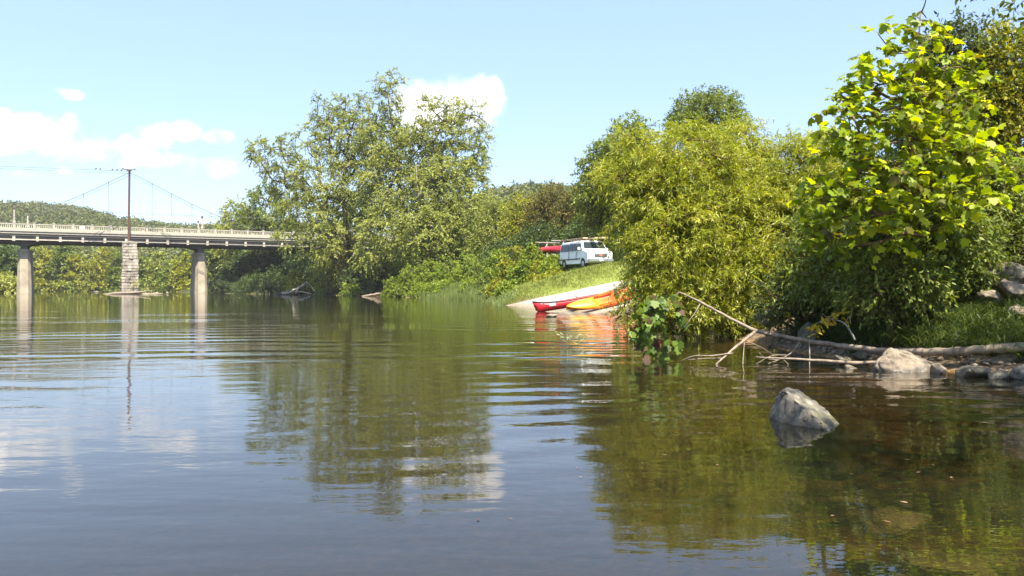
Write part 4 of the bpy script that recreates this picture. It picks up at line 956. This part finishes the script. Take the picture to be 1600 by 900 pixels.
# ------------------------------------------------------------------ trees behind the lawn
LG = 'trees behind the parked vans'
for px, py, a, b, Y, mt, nc, lb in ((1100,290,64,70,77,'mid',150,'green tree below the round-topped dark tree, hidden behind the willow'),(775,370,34,62,97,'silver',170,'pale willowy tree right of the cottonwoods'),(818,355,36,52,92,'lime',150,'yellow-green tree behind the bright shrubs'),(790,410,50,34,88,'dark',130,'dark tree in the shade behind the shrubs'),
        (862,335,38,44,84,'brownish',170,'bronze-brown tree above the red van'),(905,345,36,50,80,'brownish',150,'bronze-brown tree above the white van'),(850,385,44,32,78,'dark',150,'dark tree directly behind the red van'),(925,380,44,36,74,'dark',170,'dark tree directly behind the white van'),
        (945,290,36,66,66,'mid',170,'green tree showing left of the willow top'),(985,235,32,50,62,'mid',130,'green tree behind the left shoulder of the willow'),(1105,185,56,44,76,'mid',190,'tall round-topped dark tree standing above the willow'),
        (1030,330,60,70,60,'dark',140,'dark tree hidden behind the willow'),(1180,330,80,60,58,'dark',140,'dark tree behind the right of the willow'),(1330,330,90,70,55,'dark',140,'dark tree behind the sycamore')):
    L_ = px_lobes([(px, py, a, b, 0), (px-a*.5, py+b*.35, a*.6, b*.6, -1), (px+a*.5, py+b*.3, a*.65, b*.62, 1), (px+a*.15, py-b*.4, a*.7, b*.5, 0)], Y)
    q = P(px, 420, Y); tree('tree', (q.x, Y+1), L_, mt, nc, .62, (11, 1.0, .4, 11, .85), (.23, .5), lb, group=LG, tr=.2, tip=.03, nup=.8)

# ------------------------------------------------------------------ bright shrubs between shore and lawn
SG = 'bright shrubs on the bank left of the ramp'
shr = [(618,446,17,13,101,'shrub','leftmost low bright shrub trailing over the water'),(645,434,22,19,97,'shrub','second bright shrub from the left end'),(672,428,20,24,93,'shrub','bright shrub above the left end of the reeds'),
       (700,424,20,26,89,'shrub','dense bright shrub left of the highest hump'),(728,420,20,26,84,'shrub','bright shrub forming the highest left hump'),(716,446,22,14,84,'mid','darker shrub at the water behind the reeds'),
       (752,428,20,24,79,'mid','darker green shrub in the middle of the row'),(764,446,16,16,74,'mid','dark low shrub right of the reeds, at the water'),(778,418,20,26,75,'shrub','bright shrub right of the middle of the row'),
       (776,455,12,13,68,'lime','low yellow-green shrub at the water by the ramp'),(803,412,20,26,71,'lime','tall yellow-green shrub near the right of the row'),(812,437,20,20,66,'shrub','bright shrub just above the ramp grass'),
       (832,410,17,26,66,'shrub','leafy shrub reaching up in front of the red van'),(850,425,18,18,62,'lime','yellowish shrub in front of the white van'),(790,455,12,11,62,'shrub','low green shrub at the tip of the ramp'),(868,432,12,10,59,'lime','rightmost low shrub, beside the lawn')]
shr += [(612,457,12,7,101,'shrub','tiny bright shrub at the waterline, leftmost of the low ones'),(634,456,14,9,96,'mid','low green shrub at the waterline right of the leftmost shrub'),(657,455,14,9,91,'shrub','low bright shrub at the waterline left of the reeds'),
    (682,452,14,9,86,'shrub','low bright shrub at the left end of the reeds'),(740,450,16,12,77,'shrub','low bright shrub behind the middle of the reeds'),(702,449,18,12,83,'shrub','rounded bright shrub behind the left half of the reeds'),(760,458,10,8,70,'mid','small dark green shrub at the right end of the reeds'),(846,440,10,8,57.5,'lime','small clump of weeds on the lawn edge below the white van'),(866,414,15,13,60.5,'shrub','leafy shrub covering the rear wheel of the white van')]
for px, py, a, b, Y, mt, lb in shr:
    q = P(px, py, Y); zg = gz(q.x, Y)
    L_ = px_lobes([(px, py, a, b, 0), (px-a*.5, py+b*.4, a*.6, b*.6, -.6), (px+a*.5, py+b*.4, a*.6, b*.6, .6), (px, py+b*.7, a, b*.5, -.5)], Y)
    tree('shrub', (q.x, Y), L_, mt, 105, .26, (10, .40, .35, 8, .8), (.16, .6), lb, 'shrub', SG, tr=.06, tip=.012, nup=.9)

# ------------------------------------------------------------------ willows
def willow(base, lobes, nc, label, tr=.12, seed=0, n2=9):
    return tree('willow', base, lobes, 'willow', nc, .13, (8, .42, .55, 15, .75), (.115, .17), label, 'willow', 'willows at the water edge', tr=tr, tip=.006, bark='twig', up=.55, twigs=.0022, jit=.07, shell=.45, nup=.3, parts=('foliage', 'stems'))
q = P(1080, 500, 18.5)
willow((q.x, 18.8), px_lobes([(1075,268,95,70,0),(1000,240,44,36,.2),(1032,315,62,62,-.4),(968,280,36,38,0),(975,350,26,50,-.2),(1110,330,115,90,0),(1065,380,80,80,-.8),(1026,400,40,60,-.4),(1055,450,60,55,-1.0),(992,476,26,42,-.8),(1110,440,90,60,-.6),(1055,492,66,32,-.9),(1125,492,66,34,-.6),(1032,450,44,56,-.9),(1150,230,48,44,.6),(948,262,16,26,.2)], 18.5), 1150,
       'big yellow-green willow spreading over the water, hiding the ends of the boats', .16)
q = P(1215, 500, 18)
willow((q.x, 18.6), px_lobes([(1235,265,60,50,0),(1185,300,60,70,.5),(1270,270,50,60,0),(1220,360,80,80,-.4),(1180,430,70,60,-.6),(1290,340,60,80,0),(1296,250,40,50,.2),(1240,440,60,50,-.4),(1190,480,60,40,-.4),(1250,490,50,32,0)], 18.3), 720,
       'smaller willow between the big willow and the sycamore sapling', .12)

# ------------------------------------------------------------------ sycamore sapling and the growth round it
q = P(1392, 470, 12.2)
tree('sycamore_sapling', (q.x, 12.2), px_lobes([(1438,16,20,24,0),(1428,58,36,34,0),(1385,60,20,20,0),(1405,110,60,44,0),(1370,160,76,44,0),(1330,185,44,34,-.2),(1300,200,24,22,-.2),(1460,150,66,60,.2),(1400,230,110,50,0),(1500,240,66,50,0),(1320,260,50,40,0),(1380,300,120,50,0),(1480,310,60,50,-.2),(1350,360,90,36,.1)], 11.6),
     'sycamore', 225, .2, (4, .32, .3, 4, .9), (.125, 1.0), 'young sycamore sapling with big bright lobed leaves on the right bank', 'sapling', None,
     trunk=[(q.x, 12.2, gz(q.x, 12.2)-.1), tuple(P(1400,380,12)), tuple(P(1418,250,11.8)), tuple(P(1432,120,11.6)), tuple(P(1438,20,11.6))], tr=.045, tip=.0065, bark='twig', shape=LOBED, up=.25, twigs=.003, jit=.05, nup=.9, parts=('leaves', 'stem'), face=1.6)
NG = 'undergrowth trees around the sapling'
for nm, px, py, a, b, Y, mt, nc, leaf, lb in (('bush',1398,440,66,40,11.9,'mid',110,(.08,.5),'low broad-leaved bush hiding the base of the sapling'),('bush',1340,420,90,60,13.6,'mid',150,(.085,.5),'broad-leaved green bush at the foot of the sapling'),('bush',1290,400,60,80,14.6,'mid',190,(.075,.5),'dark shaded bush left of the sapling foot'),
        ('bush',1430,385,95,75,12.9,'mid',260,(.095,.55),'leafy green bush right of the sapling stem'),('bush',1500,400,60,60,12.9,'mid',140,(.08,.5),'sunlit bush beside the bank boulders'),('bush',1250,470,60,50,14.8,'dark',110,(.07,.5),'dark low bush behind the grey rock at the branch'),
        ('box_elder',1580,120,46,90,14.6,'lime',190,(.08,.5),'sunlit yellow-green tree top filling the upper right edge'),('box_elder',1500,170,56,70,14.8,'mid',170,(.08,.5),'leafy green tree right of the sapling top'),('box_elder',1490,90,46,62,15,'dark',130,(.085,.5),'dark open-crowned tree top right of the sapling tip'),('box_elder',1560,230,70,120,15,'lime',280,(.075,.5),'yellow-flecked leafy tree filling the right edge'),('box_elder',1545,330,75,90,14.2,'mid',260,(.08,.5),'dense green tree below it at the right edge'),
        ('box_elder',1440,260,80,100,16,'mid',220,(.08,.5),'dark tree directly behind the sapling'),('bush',1600,380,50,60,13.6,'mid',120,(.07,.5),'green bush above the highest bank boulder')):
    L_ = px_lobes([(px, py, a, b, 0), (px-a*.5, py+b*.3, a*.6, b*.6, -.2), (px+a*.4, py+b*.35, a*.6, b*.6, .2), (px+a*.2, py-b*.4, a*.6, b*.5, 0)], Y)
    q = P(px, py, Y); tree(nm, (q.x, Y+.2), L_, mt, nc, .14, (7, .34, .35, 8, .8), leaf, lb, 'bush' if nm == 'bush' else 'tree', NG, tr=.05, tip=.007, bark='twig', twigs=.003, shape=OVAL, jit=.06, nup=.7, parts=('leaves', 'stem'))
# tree overhead at the right: its limb shows in the top right corner and its crown shades the near bank
tree('shade_tree', (10.2, 4.6), [(5.95,9.3,4.7,.30,.4,.5),(6.25,9.2,4.1,.35,.4,.4),(8.9,5.6,7.2,1.8,1.8,1.6),(7.2,3.4,7.6,1.4,1.5,1.1),(10.4,8.2,7.6,1.8,1.7,1.2),(4.6,1.9,8.2,1.4,1.3,.9)], 'mid', 330, .3, (7, .6, .35, 10, .8), (.095, .5),
     'dark slender limb with small leaves hanging in at the top right corner', 'tree', None, trunk=[(10.2,4.6,1.0),(10.0,4.8,3.4),(9.4,5.2,5.6),(8.8,5.4,7.4)], tr=.16, tip=.008, shape=OVAL, twigs=.003, nup=.7)
# vine on the limb's thin end
q = P(1060, 457, 12.6)
vn_ = empty('vine', q, 0, 'broad lobed vine leaves, some reddish brown, hanging from the limb tip over the water', 'vine')
cen, out = sample_lobes(px_lobes([(1012,492,28,28,0),(1040,478,24,22,0),(998,526,14,26,0),(1040,528,20,20,0)], 12.4), 32, .05, .1)
p_, d_, ci, tws = sprays(cen, unit(out+np.array((0,-.4,-.2))), 3, .16, .5, 3, .03)
mb = MB(); o_ = np.array(q)
link('leaves', leaves(p_-o_, unit(d_*.4+np.array((0,-.2,-.7))+RNG.normal(0,.4,p_.shape)), RNG.normal(0,.7,p_.shape)+np.array((.2,-1.3,.8)), .115*RNG.uniform(.6,1.25,len(p_)), 1.05, LOBED, RNG.random(len(cen))[ci], 'leaves'), M['vine'], vn_)
tr_ = [np.array(P(1060,457,12.6)), np.array(P(1040,480,12.5)), np.array(P(1025,500,12.4)), np.array(P(1018,530,12.4))]
mb = skeleton(tr_, .008, cen, .0022, 4); mb.v = [tuple(np.array(a)-o_) for a in mb.v]; link('stems', mb.mesh('stems', True), M['twig'], vn_)
# pale willow sprig in the open water
q = P(892, 540, 15.2); q.z = 0
sg_ = empty('sprig', q, 0, 'pale leafy sprig standing out of the water in front of the boats', 'sprig')
mb = MB(); LV, LD = [], []
for tip in ((868,517),(880,524),(896,518),(905,520),(912,532),(888,528)):
    a, b = np.array((0, 0, -.06)), np.array(P(*tip, 15.2))-np.array(q); pts = [a*(1-u_)+b*u_+np.array((0, 0, .03*math.sin(u_*3))) for u_ in np.linspace(0, 1, 5)]
    mb.tube([tuple(x) for x in pts], [.003,.003,.002,.002,.001], 4)
    for u_ in np.linspace(.35, 1, 5): LV.append(a*(1-u_)+b*u_+np.array((0,0,.03*math.sin(u_*3)))); LD.append(unit(b-a)+RNG.normal(0,.5,3))
link('stems', mb.mesh('stems', True), M['twig'], sg_)
LV, LD = np.array(LV), np.array(LD); link('leaves', leaves(LV, LD, RNG.normal(0,.4,LV.shape)+np.array((0,-1,.8)), .10, .2, KITE, RNG.random(len(LV))), M['pond'], sg_)

# ------------------------------------------------------------------ grass
def blades(name, xy, hgt, wid, mat, label, lean=.35, per=5, cat='grass', spread=.05, curl=.5):
    n = len(xy); b = np.repeat(np.arange(n), per); m_ = len(b); x = xy[b, 0]+RNG.normal(0, spread, m_); y = xy[b, 1]+RNG.normal(0, spread, m_); z = ground(x, y)-.02
    H = hgt*RNG.uniform(.45, 1.25, m_); az = RNG.uniform(0, 2*np.pi, m_); ln = RNG.uniform(.1, 1, m_)*lean
    dx, dy = np.cos(az), np.sin(az); V = np.zeros((m_, 7, 3)); sd_ = np.stack([-dy, dx, dx*0], -1)
    for k_, t_ in enumerate((0, .4, .75)):
        off = H*(ln*t_+curl*t_*t_*ln*2); zz = H*(t_-curl*.45*t_*t_*t_); c_ = np.stack([x+dx*off, y+dy*off, z+zz], -1); ww = wid*(1-.55*t_)/2
        V[:, k_] = c_-sd_*ww; V[:, 6-k_] = c_+sd_*ww
    off = H*(ln+curl*ln*2); V[:, 3] = np.stack([x+dx*off, y+dy*off, z+H*(1-curl*.6*ln*1.6)], -1)
    F = np.arange(m_*7).reshape(m_, 7)
    # split the strip into quads and a tip
    Q = np.concatenate([F[:, [0,1,5,6]], F[:, [1,2,4,5]]]); Q2 = F[:, [2,3,3,4]]
    T_ = F[:, [2,3,4]]
    me = bpy.data.meshes.new(name); nv = m_*7; me.vertices.add(nv); me.vertices.foreach_set('co', V.astype(np.float32).ravel())
    li = np.concatenate([Q.ravel(), T_.ravel()]).astype(np.int32); me.loops.add(len(li)); me.loops.foreach_set('vertex_index', li)
    st = np.concatenate([np.arange(0, len(Q)*4, 4), len(Q)*4+np.arange(0, len(T_)*3, 3)]).astype(np.int32)
    me.polygons.add(len(st)); me.polygons.foreach_set('loop_start', st)
    r_ = RNG.random(m_); c_ = RNG.random(n)[b]
    for an, av in (('rnd', r_), ('clump', c_)):
        a = me.attributes.new(an, 'FLOAT', 'FACE'); a.data.foreach_set('value', np.concatenate([av, av, av]).astype(np.float32))
    me.update(calc_edges=True); return tag(link(name, me, M[mat]), label, cat, None, 'stuff')
def scatter(n, pxr, Yr, cond):
    out = []
    while len(out) < n:
        Y = RNG.uniform(*Yr, 4000); px = RNG.uniform(*pxr, 4000); X = (px-800)/FP*Y; d = seg_dist(X, Y, SHORE); k_ = cond(X, Y, d); out += list(np.stack([X[k_], Y[k_]], -1))
    return np.array(out[:n])
def off_ramp(X, Y): s_ = (X-RP[0])*RD[0]+(Y-RP[1])*RD[1]; w_ = (X-RP[0])*RN[0]+(Y-RP[1])*RN[1]; return ~((s_ > -3) & (s_ < 13.2) & (w_ > -.1) & (w_ < 17.4))
blades('grass', scatter(5200, (1260, 1900), (10.0, 15.5), lambda X, Y, d: (d > .42) & (d < 4.0) & (vnoise(X*1.7, Y*1.7, 9) > .22)), .36, .014, 'grass', 'long tangled green grass covering the near right bank', per=5, lean=.95, curl=.8)
blades('grass', scatter(2600, (780, 1120), (44, 64), lambda X, Y, d: (d > .25) & off_ramp(X, Y)), .20, .03, 'lawn', 'rough sunlit grass between the ramp and the vans', per=7, spread=.14)
blades('grass', scatter(900, (786, 960), (49, 56), lambda X, Y, d: (d > .05) & off_ramp(X, Y) & (((X-RP[0])*RN[0]+(Y-RP[1])*RN[1]) > -1.6)), .22, .02, 'lawn', 'fringe of grass along the upper edge of the concrete ramp', per=7, spread=.1)
xy = np.stack([RNG.uniform(-11.0, -1.0, 3600), RNG.uniform(64, 92, 3600)], -1); dd = seg_dist(xy[:, 0], xy[:, 1], SHORE); xy = xy[(dd > -.9) & (dd < 2.2) & (xy[:, 1] > 67) & (xy[:, 1] < 82)]
blades('reeds', xy, .62, .035, 'reed', 'low bed of pale reeds at the waterline below the shrubs', per=9, lean=.2, cat='reeds', spread=.12, curl=.2)
blades('grass', scatter(500, (600, 700), (84, 106), lambda X, Y, d: (d > -.2) & (d < 1.5)), .7, .06, 'reed', 'grassy fringe along the shore below the bright shrubs', per=6, spread=.2)
blades('grass', scatter(700, (720, 800), (51, 68), lambda X, Y, d: (d > -.25) & (d < 1.0) & off_ramp(X, Y)), .28, .04, 'reed', 'grassy fringe along the shore between the reeds and the ramp', per=7, spread=.15)
# narrow-leaved weeds
WG = 'narrow-leaved weeds on the right bank'
for i, (px, py, Y, n_, hh, lb) in enumerate(((1500,530,10.9,16,.42,'tall narrow-leaved weed drooping over the log'),(1440,510,11.6,12,.35,'narrow-leaved weed behind the tan boulder'),(1560,505,11.2,12,.36,'narrow-leaved weed near the right edge'),(1330,505,12.3,10,.30,'narrow-leaved weed above the arching twig'),(1395,495,12.4,12,.36,'narrow-leaved weed at the foot of the sapling'),(1620,520,10.9,10,.35,'narrow-leaved weed cut by the right edge'))):
    q = P(px, py, Y); z = gz(q.x, Y); rt = empty('weed', (q.x, Y, z), 0, lb, 'weed', WG)
    a = RNG.uniform(0, 2*np.pi, n_); st = np.stack([RNG.normal(0,.09,n_), RNG.normal(0,.07,n_), np.zeros(n_)], -1); d = np.stack([np.cos(a)*.4, np.sin(a)*.4-.12, np.ones(n_)], -1)
    p_, dd_, ci, tws = sprays(st, unit(d), 1, hh, .28, 13, .01, .12)
    o = link('leaves', leaves(p_, unit(dd_*.4+RNG.normal(0,.7,p_.shape)), RNG.normal(0,.4,p_.shape)+np.array((0,-.5,1)), .10*RNG.uniform(.7,1.2,len(p_)), .16, KITE, RNG.random(n_)[ci], 'leaves'), M['grass'], rt)
    mb = MB(); add_twigs(mb, tws, .003); link('stems', mb.mesh('stems'), M['twig'], rt)
# dead leaves on the bank
xy = scatter(900, (1440, 1800), (10.6, 13.8), lambda X, Y, d: (d > .3) & (d < 4)); z = ground(xy[:, 0], xy[:, 1])+.02
p_ = np.stack([xy[:, 0], xy[:, 1], z], -1)
tag(link('leaf_litter', leaves(p_, RNG.normal(0,1,p_.shape)*np.array((1,1,.2)), RNG.normal(0,.35,p_.shape)+np.array((0,0,1)), RNG.uniform(.05,.13,len(p_)), .7, OVAL, RNG.random(len(p_)), 'leaf_litter'), M['litter']), 'brown dead leaves strewn over the bank by the boulders', 'leaf litter', None, 'stuff')
xy = scatter(420, (1180, 1900), (9.4, 15), lambda X, Y, d: (d > -.5) & (d < .55)); z = ground(xy[:, 0], xy[:, 1])
sz = RNG.uniform(.015, .055, len(xy)); mb = MB()
ico = bmesh.new(); bmesh.ops.create_icosphere(ico, subdivisions=1, radius=1); iv = np.array([tuple(v_.co) for v_ in ico.verts]); fi = np.array([[v_.index for v_ in f_.verts] for f_ in ico.faces]); ico.free()
Vp = (iv[None]*RNG.uniform(.7, 1.2, (len(xy), 12, 1)))*sz[:, None, None]*np.array((1.2, 1, .6))+np.stack([xy[:, 0], xy[:, 1], z+sz*.2], -1)[:, None]
Fp = fi[None]+np.arange(len(xy))[:, None, None]*12
tag(link('pebbles', arr_mesh('pebbles', Vp.reshape(-1, 3), Fp.reshape(-1, 3)), M['rock']), 'loose pebbles along the right waterline', 'pebbles', None, 'stuff')

# ------------------------------------------------------------------ air
mb = MB(); mb.box(-3600, 3600, -1000, 5300, -9, 120); hz = mb.mesh('haze'); m = bpy.data.materials.new('haze_air'); m.use_nodes = True; m.node_tree.nodes.clear(); t = NT(m.node_tree)
pv = t.n('ShaderNodeVolumePrincipled'); pv.inputs['Color'].default_value = (.93, .95, 1, 1); pv.inputs['Density'].default_value = .00016; pv.inputs['Anisotropy'].default_value = .0
o = t.n('ShaderNodeOutputMaterial'); t.l(pv.outputs[0], o.inputs['Volume'])
tag(link('haze', hz, m), kind='stuff')

# a few leaves floating on the river
n = 70; Y = RNG.uniform(3.6, 16, n)**1.0; px = RNG.uniform(500, 1560, n); X = (px-800)/FP*Y; k_ = seg_dist(X, Y, SHORE) < -.3; X, Y = X[k_], Y[k_]; n = len(X)
p_ = np.stack([X, Y, np.full(n, .006)], -1); d = RNG.normal(0, 1, (n, 3)); d[:, 2] = .03
tag(link('floating_leaves', leaves(p_, d, np.tile((0., 0, 1), (n, 1))+RNG.normal(0, .06, (n, 3)), RNG.uniform(.02, .045, n), .6, OVAL, RNG.random(n), 'floating_leaves'), M['litter']), 'small dead leaves and specks floating on the river surface', 'floating leaves', None, 'stuff')
